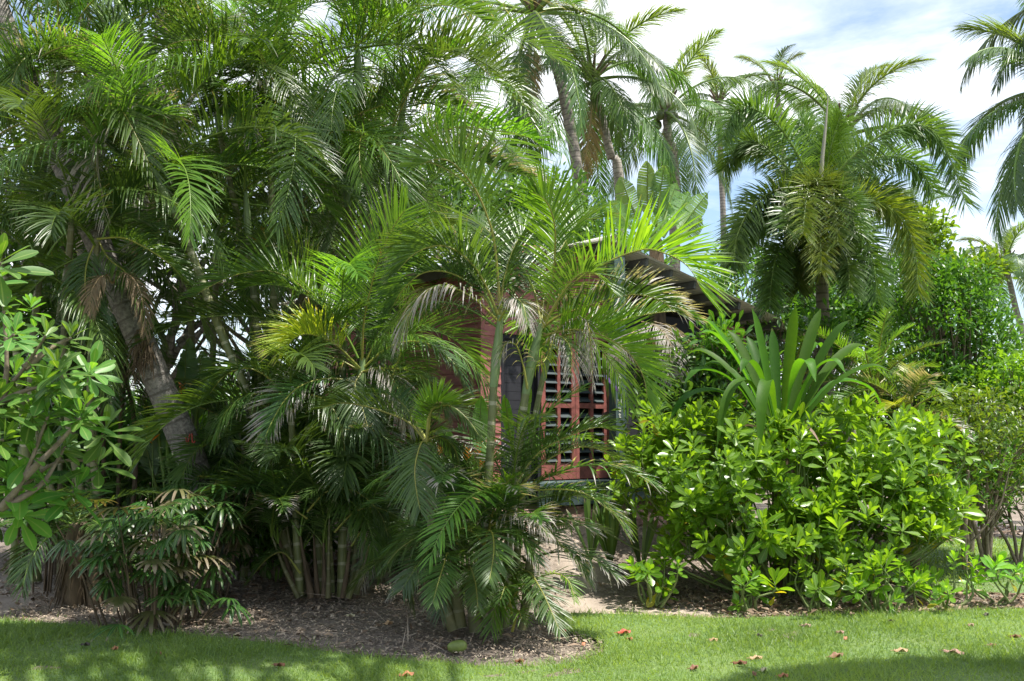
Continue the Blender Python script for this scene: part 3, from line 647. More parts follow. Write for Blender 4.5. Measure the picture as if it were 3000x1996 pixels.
hero(F, [(1500, 1850), (1515, 1800), (1520, 1790), (1530, 1820)], 7.85, 7.7, 'small', AL, len=.17, pairs=14)
hero(F, [(1430, 1560), (1450, 1480), (1480, 1420), (1500, 1400)], 8.3, 8.0, 'areca', AL, len=.24, v=30, pairs=26)
hero(F, [(1430, 1560), (1420, 1470), (1390, 1420), (1350, 1420)], 8.35, 8.6, 'areca', AD, len=.3)
hero(F, [(1440, 1540), (1500, 1500), (1560, 1520), (1610, 1570)], 8.2, 7.9, 'arecafall', AG, len=.22)
hero(F, [(1340, 1600), (1300, 1490), (1330, 1440), (1390, 1440)], 8.3, 8.4, 'areca', AD, len=.3)
hero(F, [(1265, 1650), (1220, 1660), (1180, 1690), (1140, 1750)], 8.1, 7.9, 'arecafall', DRY, len=.18, pairs=22)
hero(F, [(1330, 1610), (1270, 1600), (1225, 1640), (1205, 1710), (1215, 1780)], 8.2, 8.1, 'arecafall', AD, len=.28)
hero(F, [(1560, 1600), (1590, 1570), (1620, 1540), (1660, 1530)], 8.4, 8.6, 'areca', AM, len=.26)
hero(F, [(1480, 1790), (1520, 1730), (1560, 1740), (1590, 1800)], 7.95, 7.7, 'small', AD, len=.25)
crown(F, P(1500, 1430, 8.5), 10, 'small', 1.3, [AM, AT, AD, AL], 'rachis_green', 80, 5)
crown(F, P(1350, 1500, 8.5), 8, 'small', .9, [AM, AD, AT], 'rachis_green', 80, 5)
crown(F, P(1440, 1560, 8.4), 9, 'small', 1.0, [AM, AD, AT], 'rachis_green', 75, 10)
crown(F, P(1330, 1620, 8.3), 7, 'small', .9, [AD, AM], 'rachis_green', 70, 5)
crown(F, P(1540, 1600, 8.5), 8, 'small', .9, [AM, AL, AT], 'rachis_green', 70, 5)
crown(F, P(1466, 925, 8.4), 6, 'areca', 1.7, [AM, AD], 'rachis_green', 70, 20, azr=(20, 160))

# --- clump left of it
M = empty('golden_cane_palm', tuple(at(930, 9.9)), 'golden cane palm clump with yellow curled frond and mustard canes, left of the front clump', 'palm', GC)
for p_, d_, r_ in (([(880, 1745), (868, 1560), (862, 1400), (852, 1200)], 9.8, .036), ([(1000, 1750), (1005, 1500), (1012, 1300), (1055, 1150)], 9.9, .042), ([(1040, 1740), (1090, 1520), (1125, 1330), (1145, 1110)], 10.0, .036),
                   ([(940, 1745), (925, 1500), (900, 1250)], 10.1, .036), ([(970, 1750), (960, 1500), (985, 1250), (1010, 1000)], 10.3, .038), ([(900, 1730), (830, 1560), (781, 1320), (750, 1230), (701, 1096), (643, 963), (560, 740), (513, 625)], 10.2, .045)):
    cane(M, PP(p_, d_), [r_ * 1.15, r_, r_ * .9])
for x_ in range(13):
    xb = rng.uniform(872, 1040); lean = (xb - 955) * rng.uniform(.3, 1.1); yt = 1600 - rng.uniform(-30, 110); dd = 9.75 + rng.uniform(-.12, .3)
    cane(M, PP([(xb, 1752), (xb + lean * .5, 1670), (xb + lean, yt)], dd), [rng.uniform(.024, .04), .020, .008], ('fibre', 'cane_dark')[x_ % 2])
    for k_ in range(3):
        a_ = rng.uniform(0, 6.28); part('frond', lib('small', (AD, AM, AD, AT)[(x_ + k_) % 4], 'rachis_green', 1.2, (84, 72, 60)[k_], k_), M, rel(P(xb + lean, yt + 6, dd), M), (0, 0, a_), rng.uniform(.7, 1.05))
cane(M, PP([(513, 627), (480, 570), (440, 495)], 10.2), [.046, .054, .025], 'shaft', 'crownshaft')
cane(M, PP([(1055, 1155), (1058, 1110), (1062, 1050)], 9.9), [.042, .048, .025], 'shaft', 'crownshaft')
hero(M, [(1060, 1075), (1065, 950), (1085, 850), (1110, 760), (1150, 670), (1190, 610)], 9.9, 9.4, 'areca', AL, v=0, roll=58, len=.62, pairs=56, droop=.15)
hero(M, [(1055, 1080), (985, 1010), (930, 985), (890, 980), (855, 998), (838, 1030)], 9.8, 9.3, 'areca', AY, v=50, len=.50, droop=.5)
hero(M, [(1053, 1124), (971, 1109), (894, 1125), (841, 1166), (799, 1232), (770, 1300)], 9.8, 9.2, 'areca', AT, 'rachis_gold', v=20, len=.42, droop=.45, roll=25)
hero(M, [(1010, 1000), (950, 900), (894, 850), (849, 816), (795, 795), (734, 797), (665, 815), (560, 870)], 10.1, 9.6, 'areca', AM, v=50, len=.50, droop=.25, pairs=56)
hero(M, [(1000, 1010), (930, 850), (870, 760), (800, 720), (740, 740)], 10.3, 10.6, 'areca', AM, v=55, len=.52, droop=.2)
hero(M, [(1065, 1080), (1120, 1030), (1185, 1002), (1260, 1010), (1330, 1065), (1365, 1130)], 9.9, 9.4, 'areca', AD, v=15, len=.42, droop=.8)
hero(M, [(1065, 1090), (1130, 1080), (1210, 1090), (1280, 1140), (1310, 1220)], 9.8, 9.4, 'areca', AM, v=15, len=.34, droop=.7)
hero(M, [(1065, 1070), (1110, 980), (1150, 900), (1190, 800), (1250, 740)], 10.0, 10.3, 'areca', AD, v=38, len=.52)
hero(M, [(1060, 1090), (980, 1050), (900, 1050), (830, 1090), (790, 1160)], 9.9, 9.8, 'arecafall', AT, len=.45)
hero(M, [(1062, 1090), (1110, 1080), (1150, 1110), (1180, 1180), (1190, 1240)], 9.8, 9.5, 'arecafall', AG, len=.45)
hero(M, [(1060, 1090), (1040, 1130), (1060, 1190), (1080, 1260)], 9.7, 9.3, 'arecafall', AD, len=.42)
hero(M, [(1145, 1110), (1175, 1030), (1180, 950), (1160, 880)], 10.0, 10.2, 'areca', AM, len=.5)
hero(M, [(852, 1200), (800, 1120), (730, 1080), (660, 1100), (610, 1160)], 9.8, 9.5, 'areca', AD, v=25, len=.46)
hero(M, [(852, 1200), (790, 1160), (720, 1160), (660, 1210), (630, 1290)], 9.8, 9.4, 'arecafall', AM, len=.44)
hero(M, [(860, 1190), (870, 1090), (850, 1000), (800, 950)], 9.9, 10.2, 'areca', AM, v=35, len=.5)
hero(M, [(855, 1210), (900, 1160), (960, 1180), (1000, 1250), (1010, 1330)], 9.7, 9.3, 'arecafall', AD, len=.4)
hero(M, [(900, 1500), (960, 1440), (1040, 1440), (1110, 1500), (1140, 1580)], 9.6, 9.3, 'arecafall', AD, len=.34)
hero(M, [(980, 1560), (1040, 1500), (1110, 1490), (1180, 1530), (1210, 1600)], 9.5, 9.3, 'arecaflat', AD, len=.32)
hero(M, [(900, 1520), (820, 1470), (740, 1490), (680, 1560)], 9.6, 9.4, 'arecaflat', AD, len=.34)
hero(M, [(880, 1680), (830, 1620), (780, 1640), (730, 1700)], 9.6, 9.5, 'small', AD, len=.25)
hero(M, [(1030, 1600), (1060, 1560), (1080, 1620), (1060, 1720)], 9.6, 9.5, 'arecafall', DRY, len=.3, pairs=24)
crown(M, P(1062, 1050, 10), 5, 'areca', 1.9, [AM, AD], 'rachis_green', 78, 20, azr=(10, 170))
crown(M, P(855, 1190, 9.9), 7, 'areca', 1.7, [AM, AD], 'rachis_green', 80, 5)
crown(M, P(1010, 1000, 10.3), 7, 'areca', 2.0, [AM, AD, AL], 'rachis_green', 84, 10)
crown(M, P(930, 1400, 9.9), 6, 'areca', 1.2, [AD, AM], 'rachis_green', 80, 0)
crown(M, P(1060, 1340, 10.2), 5, 'areca', 1.2, [AD, AM], 'rachis_green', 80, 0)
# crown of the leaning cane, with the pale frond hanging beside it
hero(M, [(440, 500), (380, 430), (320, 400), (280, 430), (285, 520), (310, 640)], 10.2, 9.6, 'arecafall', AG, len=.55, v=35, roll=10, pairs=50)
hero(M, [(440, 500), (400, 400), (330, 360), (250, 330), (190, 340)], 10.2, 9.8, 'areca', AT, v=20, len=.5, droop=.8)
hero(M, [(440, 500), (470, 400), (480, 340), (440, 310), (380, 330)], 10.2, 9.9, 'arecafall', AG, len=.42)
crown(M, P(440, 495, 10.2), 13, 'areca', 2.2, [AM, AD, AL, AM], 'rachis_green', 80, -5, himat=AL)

# --- taller clumps behind, filling the left half
def clump(base, label, canes, **kw):
    o = empty('golden_cane_palm', tuple(at(*base)), label, 'palm', GC)
    for (px, py, d, L, nf, mats, az0) in canes:
        c = P(px, py, d); b = np.array(o.location) + np.array([rng.uniform(-.25, .25), rng.uniform(-.2, .2), 0])
        mid = b * .45 + c * .55 + np.array([(b[0] - c[0]) * .18, 0, 0]); tip = b * .12 + c * .88 + np.array([(b[0] - c[0]) * .03, 0, 0])
        r = rng.uniform(.034, .044); big = c[2] - b[2] > 1.2
        cn = 'cane' if rng.random() < .6 else 'cane_dark'
        cane(o, [b, mid, tip] if big else [b, c], [r * 1.2, r, r * .9], cn)
        if big: cane(o, [tip, c], [r * .95, r * 1.1, r * .5], 'shaft', 'crownshaft')
        crown(o, c, nf, 'areca', L * (1.12 if L > 2.2 else 1), mats, 'rachis_green' if rng.random() < .7 else 'rachis_gold', 84, -8, az0=az0, kw=dict(len=.64 if d > 11 and L > 2 else .5), **kw)
    return o
mix1, mix2, mix3 = [AM, AD, AM, AL], [AM, AD, AT], [AL, AM, AM]
B = clump((800, 11.3), 'tall golden cane palm with upright bright green fronds, behind the leaning ringed cane',
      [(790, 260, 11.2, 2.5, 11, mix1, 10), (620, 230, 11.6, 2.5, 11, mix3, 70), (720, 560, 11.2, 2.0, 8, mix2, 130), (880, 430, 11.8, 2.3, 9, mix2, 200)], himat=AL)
hero(B, [(790, 280), (770, 190), (745, 90), (760, 0), (800, -60)], 11.2, 11.0, 'areca', AB, v=40, len=.75, droop=.1)
hero(B, [(790, 280), (700, 170), (600, 120), (500, 130), (430, 190)], 11.2, 10.4, 'areca', AM, v=45, len=.62, droop=.2)
hero(B, [(790, 280), (740, 200), (660, 170), (590, 190), (540, 260)], 11.2, 10.4, 'areca', AD, v=-5, len=.55, roll=20)
hero(B, [(790, 290), (760, 250), (720, 240), (700, 300), (740, 400)], 11.2, 10.6, 'arecafall', AT, len=.55)
Cc = clump((1080, 11.8), 'tall golden cane palm with fan-like overlapping fronds, left of the coconut trunks',
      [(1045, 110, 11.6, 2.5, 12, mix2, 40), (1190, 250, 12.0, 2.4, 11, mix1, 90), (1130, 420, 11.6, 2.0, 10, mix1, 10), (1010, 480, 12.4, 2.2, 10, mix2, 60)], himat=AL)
hero(Cc, [(1190, 260), (1230, 180), (1300, 150), (1400, 190), (1480, 270), (1560, 330)], 12, 11.2, 'areca', AM, v=48, len=.6)
hero(Cc, [(1130, 450), (1230, 420), (1330, 375), (1430, 380), (1540, 400), (1600, 440)], 11.4, 10.6, 'areca', AL, v=45, len=.55, droop=.3)
hero(Cc, [(1190, 420), (1300, 450), (1400, 470), (1480, 500), (1560, 520)], 11.8, 11.2, 'areca', AT, v=40, len=.55)
hero(Cc, [(1045, 130), (1120, 60), (1220, 20), (1330, 20), (1420, 60)], 11.6, 11.0, 'areca', AM, v=50, len=.7, droop=.15)
hero(Cc, [(1045, 130), (1060, 40), (1100, -60)], 11.6, 11.4, 'areca', AL, v=45, len=.7, droop=.1)
hero(Cc, [(1000, 360), (1060, 330), (1130, 300), (1240, 200), (1330, 170)], 11.4, 11.6, 'areca', AM, v=40, len=.6)
A_ = clump((120, 11.0), 'golden cane palm clump behind the leaning grey trunk, its fronds sweeping in from the side',
      [(180, 180, 11.2, 2.6, 11, mix1, 20), (-60, 420, 10.6, 2.5, 9, mix2, 60), (330, 60, 12.0, 2.6, 10, mix3, 120)], himat=AL)
hero(A_, [(-120, 330), (0, 250), (60, 190), (130, 150), (190, 165), (240, 210)], 10.6, 10.2, 'areca', AL, 'rachis_gold', v=50, len=.6, droop=.2)
hero(A_, [(260, 230), (220, 190), (150, 150), (90, 160), (50, 200), (20, 290)], 10.8, 9.9, 'areca', AM, 'rachis_gold', v=5, len=.6, droop=.5)
hero(A_, [(-100, 480), (20, 380), (140, 350), (250, 370), (330, 440)], 10.4, 10.0, 'areca', AD, v=35, len=.6)
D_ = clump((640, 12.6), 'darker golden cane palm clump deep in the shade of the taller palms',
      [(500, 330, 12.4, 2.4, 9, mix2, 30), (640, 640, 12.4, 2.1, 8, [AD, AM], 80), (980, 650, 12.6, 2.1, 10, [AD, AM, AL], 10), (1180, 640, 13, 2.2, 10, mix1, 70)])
E_ = clump((640, 11.7), 'low young golden cane palm with thin fronds beneath the leaning grey trunk',
      [(640, 1400, 11.7, 1.2, 7, [AD, AM], 0), (740, 1310, 11.3, 1.4, 7, [AM, AD], 50), (690, 1460, 10.9, 1.0, 6, [AD], 90)])
I_ = clump((1200, 10.6), 'low golden cane palm between the two big clumps, under the red wall',
      [(1160, 1430, 10.4, 1.1, 7, [AD, AM], 0), (1290, 1500, 10.2, .9, 6, [AD, AM, AL], 40), (1100, 1300, 10.8, 1.3, 7, [AD, AM], 80)])

# ------------------------------------------------------------------ the leaning trunk and the coconut palms
CO = 'coconut palms behind the hut'
def coconut(label, pts, d, r, nf=17, L=4.2, mats=('coco', 'coco_dark', 'coco'), scale=1.0, bark='coco_trunk', nuts=0, az0=0, low='coco', base=None, dead=0, e_lo=-40, e_hi=84):
    c = P(*pts[-1], d)
    b = at(pts[0][0], d) if base is None else at(*base)
    o = empty('coconut_palm', tuple(b), label, 'palm', CO)
    w = [b] + PP(pts, d); cane(o, w, [r * 1.35, r, r * .92, r * .8], bark, 'trunk', 11)
    mb = MB()
    for k in range(10):
        a = k * 2.4; v = np.array([math.cos(a), math.sin(a), .6 + .1 * k]); tube(mb, rel([c + v * r * .2 - ZZ * .15, c + unit(v) * .55], o), [r * .55, r * .2], 5, 4)
    part('crown_base', (mb, ['fibre']), o)
    crown(o, c, nf, 'coco', L, list(mats), 'rachis_green', e_hi, e_lo, az0=az0, scale=scale, lowmat=low, spread=.1, himat='coco_new')
    for k in range(dead):
        me = lib('coco', 'coco_dead', 'rachis_tan', 2.6, -60, k); a = rng.uniform(0, 6.28)
        part('frond', me, o, rel(c, o) - np.array([0, 0, .3]), (0, R(20), a), .9, label='dead brown frond')
    for k in range(nuts):
        a = k * 1.3; mb = MB(); q = rel(c, o) + np.array([math.cos(a) * .26, math.sin(a) * .26, -.35 - .1 * (k % 3)])
        th = np.linspace(0, np.pi, 7); ph = np.linspace(0, 2 * np.pi, 10, endpoint=False)
        V = q + .13 * np.stack([np.sin(th)[:, None] * np.cos(ph), np.sin(th)[:, None] * np.sin(ph), np.cos(th)[:, None] * 1.25 + 0 * ph], -1)
        ix = np.arange(70).reshape(7, 10); nx = np.roll(ix, -1, 1); mb.add(V, np.stack([ix[:-1], nx[:-1], nx[1:], ix[1:]], -1).reshape(-1, 4), np.tile([.3, .5, 0], (70, 1)))
        part('nut', (mb, ['coco_old']), o)
    return o
coconut('tall coconut palm with thick mottled curving trunk, its crown cut by the top edge', [(1705, 620), (1693, 510), (1662, 330), (1628, 190), (1580, 76), (1565, 20)], 22, .130, 23, 4.0, e_lo=-62, bark='coco_trunk', low='coco', dead=1, base=(1740, 22))
coconut('coconut palm on a thinner bent trunk between two stouter trunks, one big frond arching', [(1815, 560), (1790, 460), (1762, 340), (1742, 260), (1735, 215)], 24, .11, 17, 3.4, e_lo=-38, az0=50, bark='coco_trunk_light', dead=1, base=(1850, 24))
coconut('coconut palm with a dark ringed trunk and dense rounded crown above the banana leaves', [(1975, 520), (1965, 440), (1955, 370), (1950, 310)], 29, .14, 19, 3.5, e_lo=-38, az0=20, mats=('coco', 'coco_dark'), dead=1, nuts=5)
coconut('small distant coconut palm with stiff upright fronds, left of the foxtail palm crown', [(2120, 700), (2112, 500), (2105, 290)], 40, .12, 12, 2.7, az0=80, mats=('coco_far', 'coco'))
coconut('coconut palm with a sparse grey green crown directly behind the foxtail palm', [(2310, 700), (2290, 400), (2275, 250)], 44, .13, 12, 2.9, az0=10, mats=('coco_far',))
coconut('coconut palm with a wide crown and yellow green young fronds rising over the foxtail palm', [(2480, 800), (2475, 500), (2468, 370)], 22, .13, 13, 2.8, az0=35, mats=('coco', 'coco_dark'), e_lo=-5)
coconut('large coconut palm at the edge of the photo, its hanging fronds dark against blue sky', [(3190, 900), (3160, 600), (3115, 255)], 16.5, .14, 17, 2.5, az0=0, mats=('coco_dark', 'coco'), e_lo=-52)
coconut('coconut palm high in the top corner with only a few frond tips showing', [(3430, 700), (3380, 300), (3260, -60)], 17, .15, 13, 2.8, az0=40, mats=('coco_dark', 'coco'))
coconut('far slender coconut palm with a pale crown over the shrubs at the edge', [(3010, 1050), (2975, 900), (2945, 765)], 40, .13, 16, 2.7, az0=15, mats=('coco_far', 'coco'), bark='coco_trunk_light', nuts=4)
coconut('low distant coconut palm with feathery fronds behind the leafy tree', [(2720, 1000), (2690, 800), (2665, 640)], 42, .12, 12, 2.3, az0=60, mats=('coco_far',))
J_ = empty('golden_cane_palm', tuple(at(330, 9.95)), 'shaded golden cane palm with brown dead fronds, standing before the leaning grey trunk', 'palm', GC)
for px, py, L, n_, ms in ((215, 560, 1.9, 9, [AM, AD, AM]), (285, 700, 1.3, 5, [AD, AM, AD]), (120, 760, 1.6, 6, [AD, AM])):
    c_ = P(px, py, 9.9); cane(J_, [np.array(J_.location) + np.array([(px - 230) * .001, 0, 0]), c_ * np.array([1, 1, .5]), c_], [.04, .034, .03], 'cane_dark'); crown(J_, c_, n_, 'areca', L, ms, 'rachis_green', 78, -20)
hero(J_, [(330, 830), (360, 800), (400, 830), (420, 900), (425, 980)], 9.8, 9.6, 'arecafall', 'coco_dead', 'rachis_tan', len=.3)
hero(J_, [(330, 830), (300, 810), (270, 850), (260, 930)], 9.8, 9.5, 'arecafall', 'coco_dead', 'rachis_tan', len=.3)
hero(J_, [(285, 700), (370, 700), (480, 760), (540, 820)], 9.8, 9.6, 'areca', AM, len=.42)
hero(J_, [(285, 700), (320, 760), (370, 800), (420, 870), (440, 950)], 9.9, 9.7, 'arecafall', AM, len=.42)
hero(J_, [(285, 700), (255, 770), (250, 850), (270, 920), (285, 990)], 9.9, 9.6, 'arecafall', AD, len=.42)
LT = empty('leaning_coconut_palm', tuple(G(650, 1650)), 'stout grey coconut palm leaning steeply among the cane palms, red mark on its trunk', 'palm')
cane(LT, [P(650, 1660, 10.9), P(600, 1480, 10.8), P(560, 1345, 10.7), P(440, 1065, 10.5), P(260, 650, 10.5), P(80, 235, 10.6), P(-40, -80, 10.8), P(-100, -330, 11)], [.20, .17, .155, .138, .12, .11, .10], 'lean_trunk', 'trunk', 14)
mb = MB()
a0 = P(553, 1290, 10.47)
for dx, dz, ln, an in ((0, .01, .11, 80), (.035, .015, .11, 95), (.02, -.04, .06, 10), (-.025, .0, .07, 100), (.05, -.035, .06, 60)):
    e = np.array([math.cos(R(an)), 0, math.sin(R(an))]); q = a0 + np.array([dx, 0, dz]); tube(mb, rel([q - e * ln / 2, q + e * ln / 2], LT), .008, 5, 4)
paint('red_mark', (.36, .04, .02)); part('paint_mark', (mb, ['red_mark']), LT)
crown(LT, P(-100, -340, 11), 15, 'coco', 4.0, ['coco', 'coco_dark'], 'rachis_green', 82, -35, spread=.1)
mb = MB()
for k in range(60):
    q = P(rng.uniform(395, 450), rng.uniform(960, 1060), 10.25); tube(mb, rel([q, q + np.array([rng.uniform(-.15, .1), -.05, -rng.uniform(.05, .35)])], LT), [.012, .003], 4, 4)
part('dead_sheath', (mb, ['fibre']), LT)

# ------------------------------------------------------------------ foxtail palm
FX = empty('foxtail_palm', tuple(at(2420, 13)), 'foxtail palm with bushy plume-like fronds, some golden, on a slim ringed grey trunk', 'palm')
cane(FX, [at(2420, 13)] + PP([(2418, 1060), (2412, 930), (2406, 790)], 13), [.12, .095, .085, .085], 'fox_trunk', 'trunk', 11)
cane(FX, PP([(2406, 800), (2404, 700), (2404, 590)], 13), [.09, .11, .05], 'shaft', 'crownshaft')
cane(FX, PP([(2403, 600), (2408, 480), (2418, 380), (2426, 285)], 12.8), [.035, .028, .018, .006], 'spear', 'spear_leaf')
FT, FO, FG, FLM = 'foxtail', 'foxtail_olive', 'foxtail_gold', 'foxtail_lime'
for pts, d1, m in (([(2400, 620), (2360, 500), (2290, 380), (2210, 320), (2150, 330), (2115, 420)], 12.6, FT), ([(2400, 620), (2330, 520), (2240, 430), (2170, 420), (2120, 500)], 13.6, FT),
                   ([(2405, 620), (2460, 500), (2560, 410), (2660, 365), (2740, 390), (2790, 480), (2830, 600)], 12.5, FT), ([(2405, 620), (2480, 520), (2580, 460), (2680, 480), (2740, 570)], 13.6, FT),
                   ([(2404, 610), (2420, 500), (2440, 410), (2465, 330)], 13.2, FLM), ([(2404, 610), (2400, 520), (2380, 430), (2340, 350)], 13.6, FT),
                   ([(2402, 640), (2398, 560), (2400, 535), (2402, 600), (2404, 700), (2406, 800)], 11.9, FG), ([(2400, 650), (2340, 570), (2270, 560), (2200, 610), (2160, 690), (2150, 760)], 12.5, FT),
                   ([(2400, 660), (2330, 640), (2250, 640), (2180, 690), (2140, 780)], 12.9, FT), ([(2400, 680), (2340, 680), (2280, 740), (2260, 830), (2255, 900)], 12.4, FT),
                   ([(2408, 660), (2470, 600), (2560, 590), (2640, 640), (2680, 740), (2690, 860)], 12.5, FG), ([(2408, 680), (2470, 650), (2530, 690), (2560, 780), (2570, 880)], 12.3, FT),
                   ([(2408, 640), (2480, 570), (2580, 560), (2650, 610)], 13.6, FT), ([(2404, 690), (2440, 690), (2480, 750), (2490, 850)], 12.2, FT), ([(2402, 690), (2370, 700), (2345, 770), (2340, 850)], 12.7, FO),
                   ([(2402, 640), (2385, 560), (2372, 545), (2360, 600), (2352, 690)], 12.0, FG), ([(2404, 640), (2425, 560), (2438, 550), (2448, 620), (2455, 720)], 12.0, FO), ([(2404, 640), (2390, 590), (2330, 610), (2300, 680)], 12.1, FT), ([(2404, 640), (2430, 580), (2480, 600), (2510, 680)], 12.1, FT)):
    hero(FX, pts, 13, d1, 'fox', m, 'rachis_green')
mb = MB()
for k in range(70):
    q = P(2408, 795, 13); a = rng.uniform(-.4, 2.2); e = np.array([math.cos(a) * .5 + .15, -.1, math.sin(a) * .15 - .2]) * rng.uniform(.5, 1.1)
    tube(mb, rel([q, q + e * .5 + ZZ * .1, q + e], FX), [.008, .004], 4, 5)
part('seed_stalk', (mb, ['fibre']), FX)
# ------------------------------------------------------------------ broad leaved plants
OBO = (.10, .22, .45, .80, 1.0, .88, .25)          # spoon shaped leaf outline
ELL = (.12, .65, 1.0, .95, .6, .05)
STRAP = (.36, .52, .74, .94, 1.0, .92, .62, .04)
PAD = (.15, .75, 1, 1, .92, .7, .1)
def basis(d):
    d = unit(d); ref = np.where(np.abs(d[:, 2:3]) > .9, np.array([[1.0, 0, 0]]), np.array([[0, 0, 1.0]]))
    a = unit(np.cross(d, ref)); return d, a, np.cross(a, d)
def rosettes(mb, C, D, nl, L, W, prof=OBO, stem=.08, e_in=78, e_out=8, segs=6, droop=.25, fold=.22, rv=None, mat=0):
    """whorls of leaves round shoot tips C pointing along D"""
    n = len(C); d, a, b = basis(D)
    i = np.tile(np.arange(nl), n); k = np.repeat(np.arange(n), nl); f = i / (nl - 1)
    ph = i * 2.39996 + np.repeat(rng.uniform(0, 6.28, n), nl) + rng.normal(0, .2, n * nl)
    e = np.radians(e_out + (e_in - e_out) * f ** 1.2 + rng.normal(0, 8, n * nl))
    o = a[k] * np.cos(ph)[:, None] + b[k] * np.sin(ph)[:, None]
    ld = o * np.cos(e)[:, None] + d[k] * np.sin(e)[:, None]; nr = d[k] * np.cos(e)[:, None] - o * np.sin(e)[:, None]
    sz = (1 - .5 * f ** 2) * rng.uniform(.8, 1.15, n * nl) * np.repeat(rng.uniform(.65, 1.25, n), nl)
    base = C[k] + d[k] * (stem * (f - .7))[:, None]
    r = np.clip((rng.random(n) if rv is None else rv)[k] * .6 + .4 * f + rng.normal(0, .08, n * nl), 0, 1)
    strips(mb, base, ld, nr + rng.normal(0, .12, (n * nl, 3)), L * sz, W * sz, segs, droop * rng.uniform(-.2, 1.6, n * nl), prof, fold, r=r, mat=mat)
def leafclump(mb, C, R3, n, L, W, prof=ELL, segs=4, up=.3, fold=.25, droop=.4):
    """n loose leaves round each of the twig ends C"""
    k = np.repeat(np.arange(len(C)), n); m = len(k)
    off = unit(rng.normal(0, 1, (m, 3))) * rng.random((m, 1)) ** .5 * R3
    d = unit(off + rng.normal(0, .5, (m, 3)) * R3 + np.array([0, 0, up * R3])); nr = np.array([0, 0, 1.0]) + rng.normal(0, .45, (m, 3))
    strips(mb, C[k] + off, d, nr, L * rng.uniform(.6, 1.25, m), W * rng.uniform(.7, 1.2, m), segs, droop, prof, fold,
           r=np.clip(np.repeat(rng.random(len(C)), n) * .6 + rng.random(m) * .4, 0, 1))
def dome(n, c, rad, lo=-.2, shell=.55):
    """points through the outer part of an ellipsoid, with the outward direction"""
    v = unit(rng.normal(0, 1, (n * 3, 3))); v = v[v[:, 2] > lo][:n]
    q = (shell + (1 - shell) * rng.random((len(v), 1)) ** .6); return np.asarray(c) + v * q * np.asarray(rad), v
def branch(mb, b, C, r, k=1, mat=0, every=1, sides=5):
    for c in C[::every]:
        m = b * .5 + c * .5 + rng.normal(0, .08, 3) * np.linalg.norm(c - b); tube(mb, [b, m, c], [r, r * .6, r * .25], sides, 7, mat)
def bush(name, label, cat, base, blobs, per, leafn, L, W, mats, R3=.22, prof=ELL, segs=4, trunk='twig', tr=.05, group=None, rosette=False, every=6, up=.3, lo=-.3, droop=.4, shell=.55, nl=None):
    o = empty(name, tuple(base), label, cat, group)
    C = []; D = []
    for (c, rad, w_) in blobs:
        q, v = dome(int(per * w_), c, rad, lo, shell); keep = q[:, 2] > base[2] + .05; C.append(q[keep]); D.append(v[keep])
    C = np.concatenate(C); D = np.concatenate(D)
    mb = MB()
    if rosette: rosettes(mb, rel(C, o), unit(D * .7 + np.array([0, 0, .75]) + rng.normal(0, .25, D.shape)), leafn, L, W, prof, segs=segs, droop=droop)
    else: leafclump(mb, rel(C, o), R3, leafn, L, W, prof, segs, up, droop=droop)
    part('foliage' if cat != 'tree' else 'crown', (mb, mats), o)
    mb = MB()
    for (c, rad, w_) in blobs:
        c = np.asarray(c, float); mid = rel(c, o)
        tube(mb, [np.array([0, 0, -.05]), mid * np.array([.35, .35, .5]), mid], [tr, tr * .7, tr * .35], 7, 10)
        q, v = dome(int(per * w_ / every) + 3, c, np.asarray(rad) * .9, -.4, .8)
        for e in rel(q, o):
            s = mid * rng.uniform(.35, .9); tube(mb, [s, (s + e) / 2 + rng.normal(0, .05, 3), e], [tr * .4, tr * .25, tr * .1], 5, 6)
    part('trunk' if cat == 'tree' else 'stems', (mb, [trunk]), o)
    return o
# --- naupaka: the big bright shrub in front of the hut, and the sprigs along its foot
NK = 'bright green shrubs in front of the hut'
def nk(label, base, blobs, n, L=.185, W=.064, per=1, mats=('naupaka',), every=5):
    o = empty('naupaka_shrub', tuple(base), label, 'shrub', NK)
    C, D = [], []
    for c, rad, w_ in blobs:
        q, v = dome(int(n * w_), c, rad, -.35, .72); k = q[:, 2] > .12; C.append(q[k]); D.append(v[k])
    C, D = np.concatenate(C), np.concatenate(D); C += rng.normal(0, .10, C.shape) * [1, 1, .8]
    if n > 50:                                                  # hollows where one looks into the shrub
        g = np.sin(C[:, 0] * 5.1 + 1) * np.sin(C[:, 2] * 6.3 + C[:, 1] * 3) + np.sin(C[:, 0] * 11 + C[:, 2] * 9) * .5
        k = g > -.62; C, D = C[k], D[k]
    D = unit(D * .65 + np.array([0, -.05, .8]) + rng.normal(0, .25, D.shape))
    mb = MB(); rosettes(mb, rel(C, o), D, 12, L, W, segs=6, stem=.12, droop=.3, e_out=12); part('foliage', (mb, list(mats)), o)
    mb = MB()
    for c, d in list(zip(rel(C, o), D))[::every]:
        b = np.array([c[0] * .35, c[1] * .35, 0]); m = c - d * .35 * min(1, c[2]); tube(mb, [b, (b + m) / 2 + rng.normal(0, .04, 3), m, c], [.016, .012, .008, .005], 5, 9)
    part('stems', (mb, ['twig_green']), o)
    k = rng.choice(len(C), max(2, len(C) // 14), replace=False); mb = MB(); rosettes(mb, rel(C[k] - D[k] * .09, o), D[k], 3, L, W, e_in=20, e_out=-20)
    part('old_leaves', (mb, ['naupaka_yellow']), o, label='a few yellowing leaves among the green')
    return o
